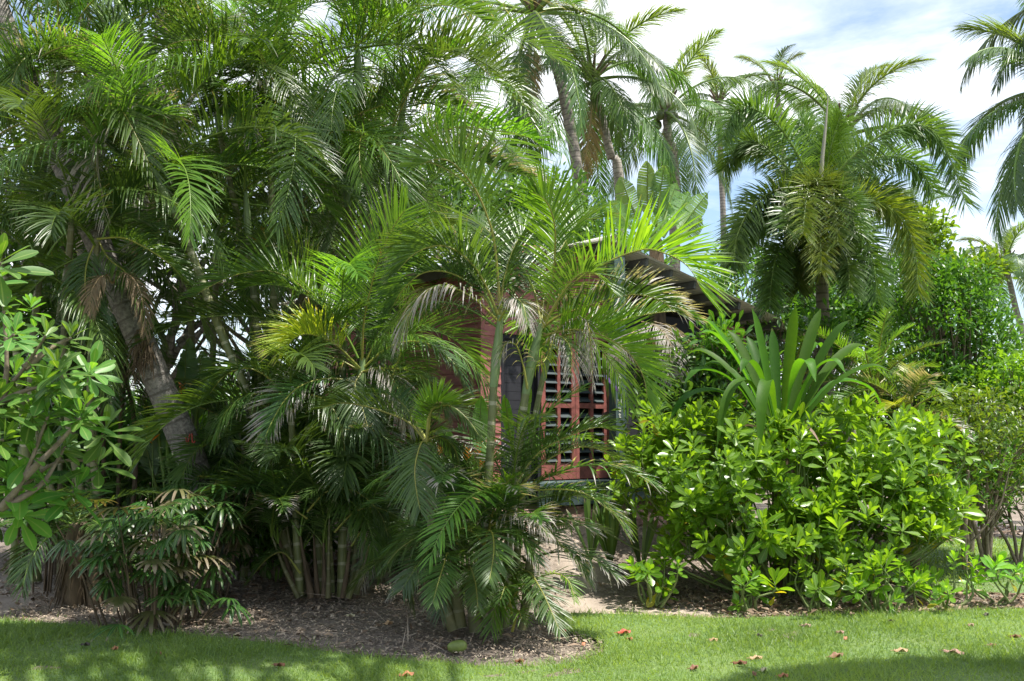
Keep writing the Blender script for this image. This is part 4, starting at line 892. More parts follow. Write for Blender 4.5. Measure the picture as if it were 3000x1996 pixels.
nk('large bright green glossy shrub below the strap-leaved lily, filling the space before the hut', at(2300, 10.3),
   [(P(1930, 1440, 10.5), (.50, .7, .66), .8), (P(2060, 1410, 10.3), (.65, .9, .66), 1.1), (P(2320, 1425, 10.4), (.75, .9, .62), 1.3), (P(2570, 1420, 10.6), (.55, .9, .70), 1.0), (P(2200, 1570, 9.8), (.9, .45, .42), .8),
    (P(2500, 1570, 9.95), (.9, .5, .45), .8), (P(1915, 1310, 10.6), (.20, .35, .30), .22), (P(2110, 1240, 10.7), (.22, .35, .25), .2), (P(2690, 1330, 10.5), (.26, .4, .45), .35), (P(2720, 1520, 10.2), (.38, .5, .42), .45), (P(2460, 1240, 10.7), (.25, .3, .25), .2)], 150)
for lb, px, d, r_, h_, n_ in (('small bright sprig at the left foot of the large shrub, beside the sandy path', 1900, 9.55, .22, .42, 9), ('low bright sprig growing from leaf litter under the middle of the large shrub', 2170, 9.3, .24, .34, 9),
                       ('loose bright sprig with a drooping yellow leaf, right of the middle of the shrub foot', 2370, 9.35, .28, .40, 11), ('bright spreading young shrub hanging over the lawn edge with drooping lowest leaves', 2560, 9.2, .34, .45, 14),
                       ('isolated young bright shrub right of the thin dark trunk', 2895, 9.7, .20, .42, 6), ('bright young shrub in front of the thin dark trunk, lowest at the lawn edge', 2750, 9.4, .34, .42, 12)):
    b = at(px, d); nk(lb, b, [(b + np.array([0, 0, h_ * .55]), (r_, r_, h_ * .6), 1)], n_, L=.16, W=.07, every=1)
# --- lily with strap leaves above the shrub
def straps(name, label, cat, base, tips, d, L0, wd, mat, group=None, leafname='leaf', segs=9, bend=.5, fold=.42):
    o = empty(name, tuple(base), label, cat, group); b = np.array(base)
    for (px, py, dd, rise) in tips:
        tip = rel(P(px, py, d + dd), o); bb = np.array([0, 0, 0]) + np.array([tip[0], tip[1], 0]) * .04 + np.array([0, 0, d_lift])
        mid = bb * .55 + tip * .45 + np.array([0, 0, rise * 1.25]); m2 = bb * .2 + tip * .8 + np.array([0, 0, rise * 1.0])
        pts = catmull([bb, mid, m2, tip], segs + 1)
        T = unit(np.gradient(pts, axis=0)); S = unit(np.cross(T, np.array([tip[0] * .2, tip[1] * .2 - .3, 1.0]))); N = np.cross(S, T)
        w = (wd * rng.uniform(.85, 1.1) * np.interp(np.linspace(0, 1, segs + 1), np.linspace(0, 1, len(STRAP)), STRAP) * .5)[:, None]
        V = np.stack([pts - S * w + N * w * fold, pts, pts + S * w + N * w * fold], 1); A = np.zeros(V.shape); A[..., 0] = np.linspace(0, 1, segs + 1)[:, None]; A[..., 1] = rng.random(); A[..., 2] = [1, 0, 1]
        idx = np.arange((segs + 1) * 3).reshape(-1, 3); mb = MB()
        mb.add(V, np.stack([idx[:-1, :-1], idx[:-1, 1:], idx[1:, 1:], idx[1:, :-1]], -1).reshape(-1, 4), A); part(leafname, (mb, [mat]), o)
    return o
d_lift = 0.0
lb_ = P(2285, 1300, 10.5)
li = straps('crinum_lily', 'large lily with a fountain of broad glossy strap leaves rising above the bright shrub', 'lily', lb_,
       [(2045, 932, -.1, .16), (2052, 975, -.45, .20), (2005, 1122, -.5, .26), (2132, 968, .45, .10), (2202, 902, -.15, .05), (2188, 985, .6, .08), (2262, 962, .4, .02), (2331, 893, -.2, .03), (2490, 938, .2, .12), (2415, 1030, .7, .28), (2405, 905, .5, .05),
        (2478, 1095, -.5, .28), (2612, 1090, -.2, .20), (1958, 1240, -.4, .32), (2100, 1310, -.7, .50), (2050, 1090, .35, .24), (2600, 1220, .3, .38), (2545, 1015, .5, .18), (2010, 1040, .4, .22), (2225, 1330, -.85, .52), (2390, 1120, -.8, .34), (2170, 1090, -.7, .26)], 10.5, 1, .125, 'strap', segs=14)
for px_, py_, dd_ in ((2190, 1370, -.6), (2380, 1360, -.5), (2120, 1350, .1)):
    mb = MB(); strips(mb, np.zeros((1, 3)), (rel(P(px_, py_ - 140, 10.5 + dd_), li) + ZZ * .3)[None], np.array([[0, 0, 1.0]]), .75, .07, 10, 1.6, (.6, 1, .9, .7, .1), .6); part('dead_leaf', (mb, ['litter']), li)
mb = MB(); tube(mb, rel([np.array([lb_[0], lb_[1], float(H(lb_[0], lb_[1]))]), lb_], li), [.11, .09], 10, 6); part('stem', (mb, ['fibre']), li)
# --- mother-in-law's tongue by the path
sv = G(1770, 1655)
for gi, (lb, px, py, n_) in enumerate((('clump of narrow upright sword leaves beside the path, left of the bright shrub', 1790, 1660, 16), ('second clump of narrow sword leaves close under the arching dark frond', 1730, 1640, 12), ('small sword leaved clump half covered by the bright shrub', 1880, 1670, 12))):
    g0 = G(px, py); sp_ = [(px + rng.uniform(-75, 75), py - rng.uniform(120, 240), rng.uniform(-.25, .25), .02) for _ in range(n_)]
    straps('sword_plant', lb, 'plant', g0, sp_, g0[1], 1, .05, 'sansevieria', 'sword leaved plants by the path', fold=.15)
# --- banana-like fan leaves over the hut
def paddle(mb, b, tip, wd, cut=True, side=None, mat=0, bend=.1, r=.5):
    b, tip = np.asarray(b), np.asarray(tip); n = 22; ax = tip - b; L = np.linalg.norm(ax); T0 = unit(ax)
    S = unit(np.cross(T0, np.array([0, 1.0, .1])) if side is None else np.asarray(side, float)); N = np.cross(S, T0)
    for sg in (1, -1):
        t = np.linspace(0, 1, n); hw = wd * .5 * np.interp(t, np.linspace(0, 1, len(PAD)), PAD)
        c = b + ax * t[:, None] + N * (bend * np.sin(t * np.pi * .6) * L)[:, None]
        for i in range(n - 1):
            g = .006 if cut and rng.random() < .4 else 0
            dz = rng.normal(0, .012)
            a0, a1 = c[i] + ax * g, c[i + 1] - ax * g * .4
            e0, e1 = a0 + sg * S * hw[i] + N * (hw[i] * .35 + dz) + T0 * hw[i] * .25, a1 + sg * S * hw[i + 1] + N * (hw[i + 1] * .35 + dz) + T0 * hw[i + 1] * .25
            m0, m1 = (a0 + e0) / 2 + N * .012, (a1 + e1) / 2 + N * .012
            mb.add([a0, m0, e0, e1, m1, a1], [[0, 1, 4, 5], [1, 2, 3, 4]], [[t[i], r, 0]] * 6, mat)
    tube(mb, [b - T0 * L * .35, b, (b + tip) / 2 + N * bend * L * .8, tip], [.022, .018, .012, .004], 6, 12, mat=1)
TP = empty('travellers_palm', tuple(at(1930, 14.6)), "banana-like traveller's palm with upright split paddle leaves over the hut roof", 'palm')
tb = np.array([at(1930, 14.6), P(1925, 800, 14.6), P(1920, 690, 14.6)]); mb = MB(); tube(mb, rel(tb, TP), [.14, .12, .07], 9, 8); part('trunk', (mb, ['fibre']), TP)
for b, t_, wd in (((1870, 650), (1818, 515), .34), ((1900, 640), (1897, 470), .30), ((1925, 640), (1947, 484), .30), ((1945, 650), (1985, 530), .34), ((1965, 660), (2025, 560), .36), ((1985, 680), (2078, 560), .34), ((1850, 670), (1790, 590), .3), ((1930, 690), (1960, 590), .34), ((1990, 700), (2060, 640), .3)):
    mb = MB(); paddle(mb, rel(P(*b, 14.5), TP), rel(P(*t_, 14.5 + rng.uniform(-.2, .2)), TP), wd, r=rng.random()); part('leaf', (mb, ['paddle', 'rachis_green']), TP)
# --- heliconias: paddle leaves and orange bracts among the palms
def heliconia(label, px, d, leaves, flowers, mat='paddle'):
    b = at(px, d); o = empty('heliconia', tuple(b), label, 'heliconia', 'heliconias among the palms')
    for (x0, y0, x1, y1, wd, dd) in leaves:
        mb = MB(); p0, p1 = rel(P(x0, y0, d), o), rel(P(x1, y1, d + dd), o); paddle(mb, p0, p1, wd, False, bend=.12, r=rng.random())
        tube(mb, [np.array([p0[0] * .3, p0[1] * .3, 0]), (p0 * np.array([.6, .6, .5])), p0], [.016, .013, .010], 6, 7, mat=1); part('leaf', (mb, [mat, 'rachis_green']), o)
    for (x, y, h) in flowers:
        mb = MB(); c = rel(P(x, y, d - .1), o); tube(mb, [c * np.array([.5, .5, 0]), c * np.array([.9, 1, .6]), c + np.array([0, 0, .02])], [.008, .006], 5, 6, mat=1)
        n_ = 7; i = np.arange(n_); sg = np.where(i % 2, 1, -1)
        strips(mb, c + np.stack([0 * i, 0 * i, i * h / n_], 1), np.stack([sg * .8, rng.normal(0, .3, n_), .7 + 0 * i], 1), np.stack([-sg * .5, 0 * i - .6, .6 + 0 * i], 1), h * .55, h * .2, 4, -.2, (.5, 1, .8, .4, .05), .5)
        part('flower', (mb, ['flower_orange', 'rachis_green']), o)
    return o
heliconia('heliconia with broad pale upright leaves and an orange bract behind the leaning grey trunk', 540, 11.4, [(520, 1250, 545, 985, .26, .1), (575, 1230, 585, 1020, .3, .2), (470, 1330, 440, 1140, .3, 0), (610, 1330, 650, 1170, .28, 0), (450, 1400, 400, 1250, .26, -.1), (560, 1390, 520, 1230, .28, .2), (650, 1400, 720, 1260, .26, 0), (490, 1300, 480, 1110, .25, .3), (690, 1360, 690, 1200, .25, .3)],
          [(447, 1300, .22), (530, 1160, .14)], 'paddle')
heliconia('heliconia with orange upright bracts between the front palm canes and the red wall', 1370, 9.6, [(1400, 1330, 1410, 1160, .16, 0), (1340, 1360, 1290, 1250, .16, 0), (1500, 1300, 1478, 1165, .10, -.2), (1520, 1290, 1552, 1125, .11, -.1), (1420, 1400, 1425, 1300, .14, 0), (1300, 1400, 1250, 1330, .15, 0), (1390, 1420, 1360, 1310, .14, .2)],
          [(1402, 1335, .13), (1370, 1350, .12), (1290, 1335, .08), (1412, 1380, .09)], 'paddle_lime')
heliconia('heliconia with orange bracts high between the fronds of the two tall clumps', 760, 11.9, [(750, 760, 720, 660, .2, 0), (800, 780, 830, 680, .2, .2)], [(745, 740, .18), (770, 690, .1)])
heliconia('heliconia with orange tinted bracts behind the curled yellow frond', 1120, 11.0, [(1100, 820, 1080, 740, .16, .2)], [(1140, 740, .14), (1120, 760, .1)])
# --- big leaved shrub reaching in at the edge, close to the camera
SP = empty('spoon_leaf_shrub', tuple(at(-180, 6.6)), 'shrub with large glossy spoon-shaped leaves in whorls reaching in from the edge of the photo', 'shrub')
br = [[(-180, 1900), (-150, 1500), (0, 1180), (70, 1080), (133, 985)], [(-180, 1900), (-120, 1600), (0, 1492), (150, 1362), (285, 1350)], [(-150, 1500), (-60, 1300), (9, 1290)], [(0, 1180), (60, 1150), (129, 1130)], [(70, 1080), (150, 1020), (208, 990)],
      [(-150, 1500), (-120, 1100), (-40, 900), (0, 770)], [(0, 1492), (70, 1400), (140, 1220)], [(-120, 1600), (-30, 1450), (60, 1420)], [(-150, 1500), (-80, 1200), (-20, 1050), (40, 980)], [(0, 1180), (20, 1080), (10, 900)], [(0, 1492), (120, 1420), (190, 1310)], [(-100, 1550), (-40, 1400), (-10, 1180)], [(70, 1400), (170, 1300), (235, 1225)]]
mb = MB(); tips = []
for i, p_ in enumerate(br):
    q = [P(x, y, 6.6 + .12 * math.sin(i * 2.1) * k) for k, (x, y) in enumerate(p_)]; tube(mb, rel(q, SP), [.028, .02, .014, .009], 7); tips.append(q[-1])
part('branches', (mb, ['twig']), SP); tips = np.array(tips)
extra = np.array([P(x, y, 6.6 + rng.uniform(-.1, .6)) for x, y in ((60, 1250), (90, 900), (40, 1100), (210, 1140), (-30, 1000), (100, 1330), (-40, 1330), (170, 1080), (20, 1400), (-20, 830), (80, 1010), (120, 1420), (250, 1190), (225, 1430), (60, 1500), (265, 1090), (310, 1260), (180, 1210), (100, 1200))])
for c in np.concatenate([tips, extra]):
    mb = MB(); rosettes(mb, rel(c, SP)[None], np.array([[.25, -.25, .9]]) + rng.normal(0, .2, (1, 3)), 15, .25, .086, e_in=72, e_out=-22, segs=8, stem=.10, droop=.3, fold=.2)
    part('leaf_whorl', (mb, ['spoon']), SP)
# --- lady palm in front, half its leaflets dried
def rhapis(label, base, n, w_, h_, mats, d0, lo=.15):
    o = empty('lady_palm', tuple(base), label, 'palm', 'lady palms under the tall palms')
    stems = MB()
    for k in range(n):
        x, y = rng.normal(0, w_ * .45), rng.normal(0, .28); z = lo + (h_ - lo) * rng.random() ** .8
        c = np.array([x, y, z]); b = np.array([x * .55, y * .6, 0])
        if k % 3 == 0 or abs(x) > .55 * w_: tube(stems, [b, (b + c) / 2 + np.array([0, 0, .05]), c - np.array([0, 0, .05])], [.011, .008, .005], 5, 6)
        a = math.atan2(y - .5, x) + rng.normal(0, .7); fwd = np.array([math.cos(a), math.sin(a), rng.uniform(-.5, .35)]); fwd /= np.linalg.norm(fwd)
        sd = unit(np.cross(fwd, ZZ)); nl = rng.integers(6, 10); f = np.radians(np.linspace(-85, 85, nl)); d = fwd * np.cos(f)[:, None] + sd * np.sin(f)[:, None]
        mb = MB(); nn = np.cross(sd, fwd)
        strips(mb, np.repeat(c[None], nl, 0), d, np.repeat(nn[None], nl, 0), rng.uniform(.20, .32) * (1 - .25 * np.abs(f) / 1.5), rng.uniform(.022, .036, nl), 5, rng.uniform(.5, 1.8), (.3, .9, 1, 1, .9, .35), .25)
        part('leaf', (mb, [mats[k % len(mats)]]), o)
    part('stems', (stems, ['fibre']), o); return o
rhapis('bushy lady palm with tan dried leaflet tips standing at the mulch edge by the lawn', G(470, 1832), 112, .62, 1.05, ['rhapis', 'rhapis', 'rhapis_dry', 'rhapis', 'rhapis'], 8.6)
rhapis('dark green lady palm behind the dried one, under the spoon-leaved shrub', at(150, 10.2), 30, .8, 1.3, ['rhapis', 'rhapis', 'rhapis'], 9.6, .5)
rhapis('shaded lady palm at the foot of the leaning grey trunk', at(600, 9.7), 46, .55, 1.15, ['rhapis', 'rhapis', 'rhapis_dry'], 9.7, .3)
FT_ = empty('palm_stump', tuple(G(215, 1775)), 'short fibrous brown palm stump skirted with dead leaf bases on the mulch', 'stump')
mb = MB()
for x, r_, h_ in ((0, .12, .75), (.2, .075, .7)):
    tube(mb, [np.array([x, 0, -.05]), np.array([x - .01, 0, .3]), np.array([x + .02, .03, h_])], [r_ * 1.1, r_, r_ * .9], 11, 10, jitter=.25)
for k in range(60):
    a = rng.uniform(0, 6.28); q = np.array([math.cos(a) * .115, math.sin(a) * .115, rng.uniform(.1, .7)]); tube(mb, [q, q + np.array([q[0] * .5, q[1] * .5, -.22])], [.012, .004], 4, 3)
part('stem', (mb, ['fibre']), FT_); 
for k in range(12):
    a = R(k * 30 + 10); part('frond', lib('small', 'areca_dark', 'rachis_green', .9, 48 - (k % 3) * 24, k), FT_, (0, 0, .74), (0, 0, a), 1.0)
# --- thin canes standing in the shade
BC = 'thin canes standing in the shade'
for i, (lb, px, d, h, n_) in enumerate((('cluster of thin pale bamboo-like canes behind the mustard canes', 735, 11.2, 2.3, 4), ('row of dark thin stems in the shade behind the spoon-leaved shrub', 250, 10.8, 3.4, 4), ('thin dark canes left of the leaning grey trunk', 345, 11.2, 3.0, 4), ('thin canes between the middle and front palm clumps', 1110, 10.9, 2.0, 3))):
    o = empty('thin_cane', tuple(at(px, d)), lb, 'cane', BC)
    for k in range(n_):
        x = (k - n_ / 2) * .11 + rng.normal(0, .03); y = rng.normal(0, .15); r = rng.uniform(.014, .03)
        mb = MB(); tube(mb, [np.array([x, y, 0]), np.array([x + rng.normal(0, .04), y, h * .5]), np.array([x + rng.normal(0, .1), y, h * rng.uniform(.85, 1.1)])], [r * 1.1, r, r * .8], 7, 10); part('cane', (mb, [('coco_trunk_light', 'cane_dark', 'fibre', 'cane_dark')[i]]), o)
        for q in range(5): part('frond', lib('small', 'areca_dark', 'rachis_green', 1.0, 60 - q * 24, q), o, (x, y, h * .9 - q * .1), (0, 0, q * 2.4 + k), 1.0)
# --- yellow green cycad-like palms right of the foxtail trunk
CY = 'yellow green feather leaved plants'
for lb, px, py, d, L, mats, n_ in (('feather leaved palm with yellow green fronds right of the foxtail palm trunk', 2560, 1110, 12.2, 1.1, ['areca_lime', 'areca_mid', 'areca_mid', 'areca_lime'], 14), ('low golden feather leaved plant above the bright shrub, right of the lily', 2660, 1180, 11.7, .8, ['areca_mid', 'areca_lime', 'areca_grey', 'areca_yellow'], 11), ('small lime feather leaved palm between the hut eave and the foxtail trunk', 2330, 1090, 12.6, .9, ['areca_mid', 'areca_dark', 'areca_lime'], 10)):
    c = P(px, py, d); o = empty('feather_palm', tuple(at(px, d)), lb, 'palm', CY); cane(o, [at(px, d), c], [.07, .05], 'fibre', 'trunk'); crown(o, c, n_, 'cycad', L, mats, 'rachis_gold', 85, 0, kw=dict(len=.22))
# --- shrubs and trees at the right
bush('shade_tree', 'dark leafy small tree right of the foxtail palm, its edge lacy against the sky', 'tree', at(2820, 13.8), [(P(2760, 960, 13.8), (.75, .8, .85), 1), (P(2860, 1010, 13.9), (.60, .8, .75), .9), (P(2700, 860, 13.9), (.5, .5, .6), .5), (P(2820, 850, 13.8), (.35, .4, .5), .35), (P(2880, 1150, 13.6), (.6, .7, .6), .8), (P(2690, 1120, 13.6), (.6, .7, .6), .8)], 95, 26, .095, .036, ['broad_mid'], R3=.2, tr=.06)
bush('leafy_tree', 'slender light green leafy tree whose top stands against the sky beside the foxtail fronds', 'tree', at(2715, 14.6), [(P(2715, 690, 14.6), (.25, .3, .35), .35), (P(2715, 800, 14.6), (.4, .4, .4), .6), (P(2850, 790, 14.8), (.42, .4, .22), .5), (P(2790, 850, 14.8), (.4, .4, .3), .5)], 60, 22, .13, .06, ['broad_lime'], R3=.2, prof=OBO, tr=.035)
bush('twiggy_shrub', 'twiggy olive green shrub with thin dark branches at the right of the bright shrub', 'shrub', at(2870, 11.6), [(P(2830, 1270, 11.6), (.6, .6, .55), 1), (P(2950, 1300, 11.7), (.55, .6, .6), 1), (P(2760, 1340, 11.5), (.4, .5, .4), .6), (P(2890, 1420, 11.4), (.7, .5, .4), .6)], 62, 18, .085, .034, ['broad_olive'], R3=.2, prof=OBO, every=4, tr=.03)
bush('dark_bush', 'dark glossy bush at the right edge, behind the isolated young shrub', 'bush', at(2960, 12.4), [(P(2940, 1440, 12.2), (.7, .6, .5), 1), (P(3060, 1400, 12.4), (.6, .6, .6), .8), (P(2860, 1480, 12.2), (.4, .4, .3), .4)], 80, 22, .09, .036, ['broad_mid'], R3=.18, prof=OBO, tr=.025, every=9)
ST_ = empty('bare_tree', tuple(G(2828, 1665)), 'thin dark bare forked trunk standing between the young bright shrubs', 'tree')
mb = MB(); tube(mb, rel(PP([(2828, 1668), (2824, 1580), (2832, 1480), (2836, 1380)], 10.9), ST_), [.036, .030, .026, .02], 8); tube(mb, rel(PP([(2834, 1600), (2880, 1550), (2930, 1480), (2960, 1360)], 10.9), ST_), [.012, .010, .007], 6)
part('trunk', (mb, ['twig']), ST_); mb = MB(); C = np.array([P(2836 + rng.normal(0, 70), 1390 + rng.normal(0, 60), 10.9 + rng.normal(0, .2)) for _ in range(50)]); rosettes(mb, rel(C, ST_), rng.normal(0, .4, (50, 3)) + ZZ, 9, .10, .036); part('crown', (mb, ['broad_mid']), ST_)
bush('yellow_bush', 'yellow green bush at the right edge above the twiggy shrub', 'bush', at(3010, 13), [(P(2990, 1130, 12.8), (.5, .5, .45), 1), (P(3070, 1180, 12.6), (.5, .5, .5), 1)], 70, 20, .09, .04, ['broad_lime'], R3=.2)
bush('shaded_shrub', 'dark shrub in the shadow between the hut and the lily', 'shrub', at(1990, 12.2), [(P(1980, 1130, 12.3), (.55, .5, .5), 1), (P(2050, 1220, 12.0), (.6, .5, .5), 1), (P(1930, 1250, 11.9), (.35, .4, .4), .5)], 60, 20, .12, .042, ['broad_dark'], R3=.2)
bush('leafy_shrub', 'green shrub under the hut eave with larger pale leaves', 'shrub', at(2120, 12.4), [(P(2100, 1010, 12.0), (.2, .25, .2), .3), (P(2160, 1110, 12.2), (.5, .5, .35), .7), (P(2420, 1000, 13.0), (.35, .4, .3), .5)], 60, 16, .15, .06, ['broad_mid'], R3=.22, prof=OBO)
bush('shrub', 'mid green shrub behind the hut roof and left of the foxtail trunk', 'shrub', at(2280, 16.5), [(P(2200, 900, 16.5), (1.0, .8, .9), 1), (P(2350, 980, 16.3), (.9, .8, .9), 1), (P(2480, 930, 16.8), (.9, .8, .9), 1), (P(2600, 1000, 16.5), (.9, .8, .9), 1)], 110, 24, .14, .05, ['broad_mid'], R3=.28)
# --- dried hanging thatch of dead fronds beside the hut
DT = empty('dead_frond_heap', tuple(P(1990, 1000, 12.6)), 'tangle of grey dead fronds caught under the hut eave', 'dead fronds')
for k in range(11):
    b = np.array([rng.uniform(-.55, .45), rng.uniform(-.25, .25), rng.uniform(.0, .28)]); part('frond', lib('arecafall', DRY, 'rachis_tan', 1.0, -12 - 12 * (k % 3), k), DT, b, (0, 0, rng.uniform(0, 6.28)), .8)
# --- jungle behind: trees and undergrowth
TG = 'broad leaved trees behind the palms'
def tree(label, px, d, blobs, mats, per=120, leafn=26, L=.17, W=.06, tr=.13):
    return bush('broadleaf_tree', label, 'tree', at(px, d), [(P(x, y, d + dd), (rx, ry, rz_), w_) for x, y, dd, rx, ry, rz_, w_ in blobs], per, leafn, L, W, mats, R3=.38, tr=tr, group=TG, trunk='coco_trunk', every=10)
tree('dark broad leaved tree filling the shade behind the leaning grey trunk', 350, 16, [(200, 700, 0, 2.2, 1.5, 1.5, 1.2), (600, 760, .3, 2.0, 1.5, 1.4, 1.2), (380, 480, .5, 1.9, 1.5, 1.2, .8), (60, 980, 0, 1.6, 1.2, 1.2, .8)], ['broad_dark'])
tree('dark broad leaved tree in the gap behind the middle of the palms', 900, 17, [(900, 620, 0, 2.2, 1.5, 1.5, 1.2), (1150, 680, .3, 2.0, 1.5, 1.4, 1.1), (1000, 420, .5, 1.6, 1.5, .9, .6), (760, 900, 0, 1.8, 1.2, 1.3, .9)], ['broad_dark'])
tree('tall broad leaved tree with small light leaves in the top corner', 240, 15, [(300, 20, 0, 1.2, 1.0, .7, .9), (120, 300, .3, 1.2, 1, .8, .6), (560, -40, .3, 1.4, 1.0, .6, .8), (20, 560, 0, 1.2, 1, 1, .7)], ['broad_mid'], L=.13, W=.055, per=90, leafn=22)
tree('broad leaved tree just behind the hut roof ridge, between palm fronds', 1420, 18.5, [(1380, 680, 0, 1.6, 1.3, 1.3, 1), (1600, 700, .4, 1.5, 1.2, 1.1, .9), (1700, 800, 0, 1.6, 1.2, 1.0, .7)], ['broad_dark', ])
tree('bushy dark tree at the left edge behind the spoon-leaved shrub', -100, 12.5, [(-80, 880, 0, 1.2, 1, 1.2, 1), (60, 1050, .3, 1.1, .9, .9, .9), (-60, 1250, 0, 1.2, .9, 1.0, .9)], ['broad_dark'], L=.15, W=.05)
UG = 'undergrowth shrubs in the shade'
for lb, px, d, s_, m_, mt in (('shaded leafy shrub behind the palm stump', 180, 11.6, 1.0, .15, 'broad_dark'), ('shaded light green shrub behind the leaning trunk, seen between canes', 400, 12.6, 1.1, .17, 'broad_mid'), ('shaded lime leafed shrub deep between the canes of the left clumps', 640, 13.2, 1.1, .18, 'broad_lime'), ('shaded dark shrub under the red side wall of the hut', 960, 12.2, .9, .15, 'broad_dark'), ('low shaded shrub between the middle canes', 830, 11.2, .55, .13, 'broad_mid'), ('leafy shrub in front of the hut corner, behind the front canes', 1200, 11.4, .7, .13, 'broad_mid')):
    b = at(px, d); bush('understory_shrub', lb, 'shrub', b, [(b + np.array([0, 0, .75 * s_]), (s_ * .9, .6, s_ * .7), 1), (b + np.array([-.5, .3, 1.2 * s_]), (s_ * .7, .6, s_ * .6), .8)], 75, 20, m_, m_ * .36, [mt], R3=.24, group=UG)
bush('shrub', 'dark green shrub filling the gap under the yellow feather leaved palms', 'shrub', at(2620, 13.5), [(P(2560, 1180, 13.4), (.9, .5, .45), 1), (P(2700, 1200, 13.2), (.7, .5, .45), 1)], 80, 20, .12, .045, ['broad_mid'], R3=.25)
# --- far vegetation that closes the view, one mass nobody could count
mb = MB(); n_ = 2600; a = rng.uniform(-62, 62, n_); rr = rng.uniform(30, 42, n_); hh = 2.6 + .9 * np.sin(a * .21) + .5 * np.sin(a * .77 + 1)
C = np.stack([rr * np.sin(np.radians(a)), rr * np.cos(np.radians(a)), hh * rng.random(n_) ** .7], 1)
leafclump(mb, C, .8, 14, .42, .17); tag(part('far_foliage', (mb, ['broad_mid'])), kind='stuff')
# ------------------------------------------------------------------ small things on the ground
HK = empty('coconut_husk', tuple(G(1340, 1912)), 'green coconut husk lying on the mulch at the lawn edge below the front palm', 'coconut')
paint('husk_green', (.16, .21, .045), rough=.5, nscale=9, var=.35)
paint('husk_scar', (.10, .065, .035), rough=.9)
HS = .56
th = np.linspace(0, np.pi, 15); ph = np.linspace(0, 2 * np.pi, 20, endpoint=False); tt, pp_ = np.meshgrid(th, ph, indexing='ij')
rad = .082 * (1 + .05 * np.cos(3 * pp_)) * np.sin(tt) ** .85
V = np.stack([-np.cos(tt) * .135 + .01 * np.sin(tt), rad * np.cos(pp_), rad * np.sin(pp_) + .078], -1); ix = np.arange(300).reshape(15, 20); nx = np.roll(ix, -1, 1)
mb = MB(); mb.add(V, np.stack([ix[:-1], ix[1:], nx[1:], nx[:-1]], -1).reshape(-1, 4)); part('shell', (mb, ['husk_green']), HK, rot=(0, R(-6), R(12)), scale=HS)
mb = MB(); tube(mb, [np.array([-.128, 0, .078]), np.array([-.150, 0, .075])], [.034, .022], 9, 4); part('stalk_scar', (mb, ['husk_scar']), HK, rot=(0, R(-6), R(12)), scale=HS)

def fallen(label, px, py, L, W, mat, az, curl, tilt=8, prof=(.1, .7, 1, .95, .6, .06)):
    g = G(px, py); L, W = L * .58, W * .58; curl *= .4; mb = MB(); a = R(az); e = R(tilt); n = 8
    t = np.linspace(0, 1, n + 1); w_ = W * .5 * np.interp(t, np.linspace(0, 1, len(prof)), prof)
    x = (t - .5) * L; z = curl * L * (t * 1.3 - .3) ** 2 * 1.2 + .012
    V = []
    for s_ in (-1, -.5, 0, .5, 1): V.append(np.stack([x, s_ * w_, z + abs(s_) ** 1.5 * w_ * (.35 + curl) + .012 * np.sin(t * 9 + s_ * 3)], 1))
    V = np.stack(V, 1); th_ = V - np.array([0, 0, .0012]); idx = np.arange((n + 1) * 5).reshape(n + 1, 5); q = lambda i: np.stack([i[:-1, :-1], i[:-1, 1:], i[1:, 1:], i[1:, :-1]], -1).reshape(-1, 4)
    mb.add(V, q(idx)[:, ::-1]); mb.add(th_, q(idx)); tube(mb, [np.array([-L * .5, 0, z[0]]), np.array([-L * .72, .01, z[0] - .004])], [.003, .002], 5, 3)
    o = part('fallen_leaf', (mb, [mat]), None, tuple(g + np.array([0, 0, .020 if pip(LAWN, g[:1], g[1:2])[0] else .012])), (R(tilt * .6), e * .4, a)); return tag(o, label, 'leaf', 'fallen leaves on the lawn and mulch')
for nm, c in (('leaf_red', (.38, .065, .03)), ('leaf_orange', (.42, .17, .08)), ('leaf_brown', (.20, .085, .04)), ('leaf_pink', (.40, .24, .19)), ('leaf_tan', (.46, .30, .16)), ('leaf_dark', (.05, .035, .03)), ('leaf_pale', (.50, .44, .27)), ('leaf_grey', (.36, .30, .24))):
    paint(nm, c, rough=.6, var=.45, nscale=28)
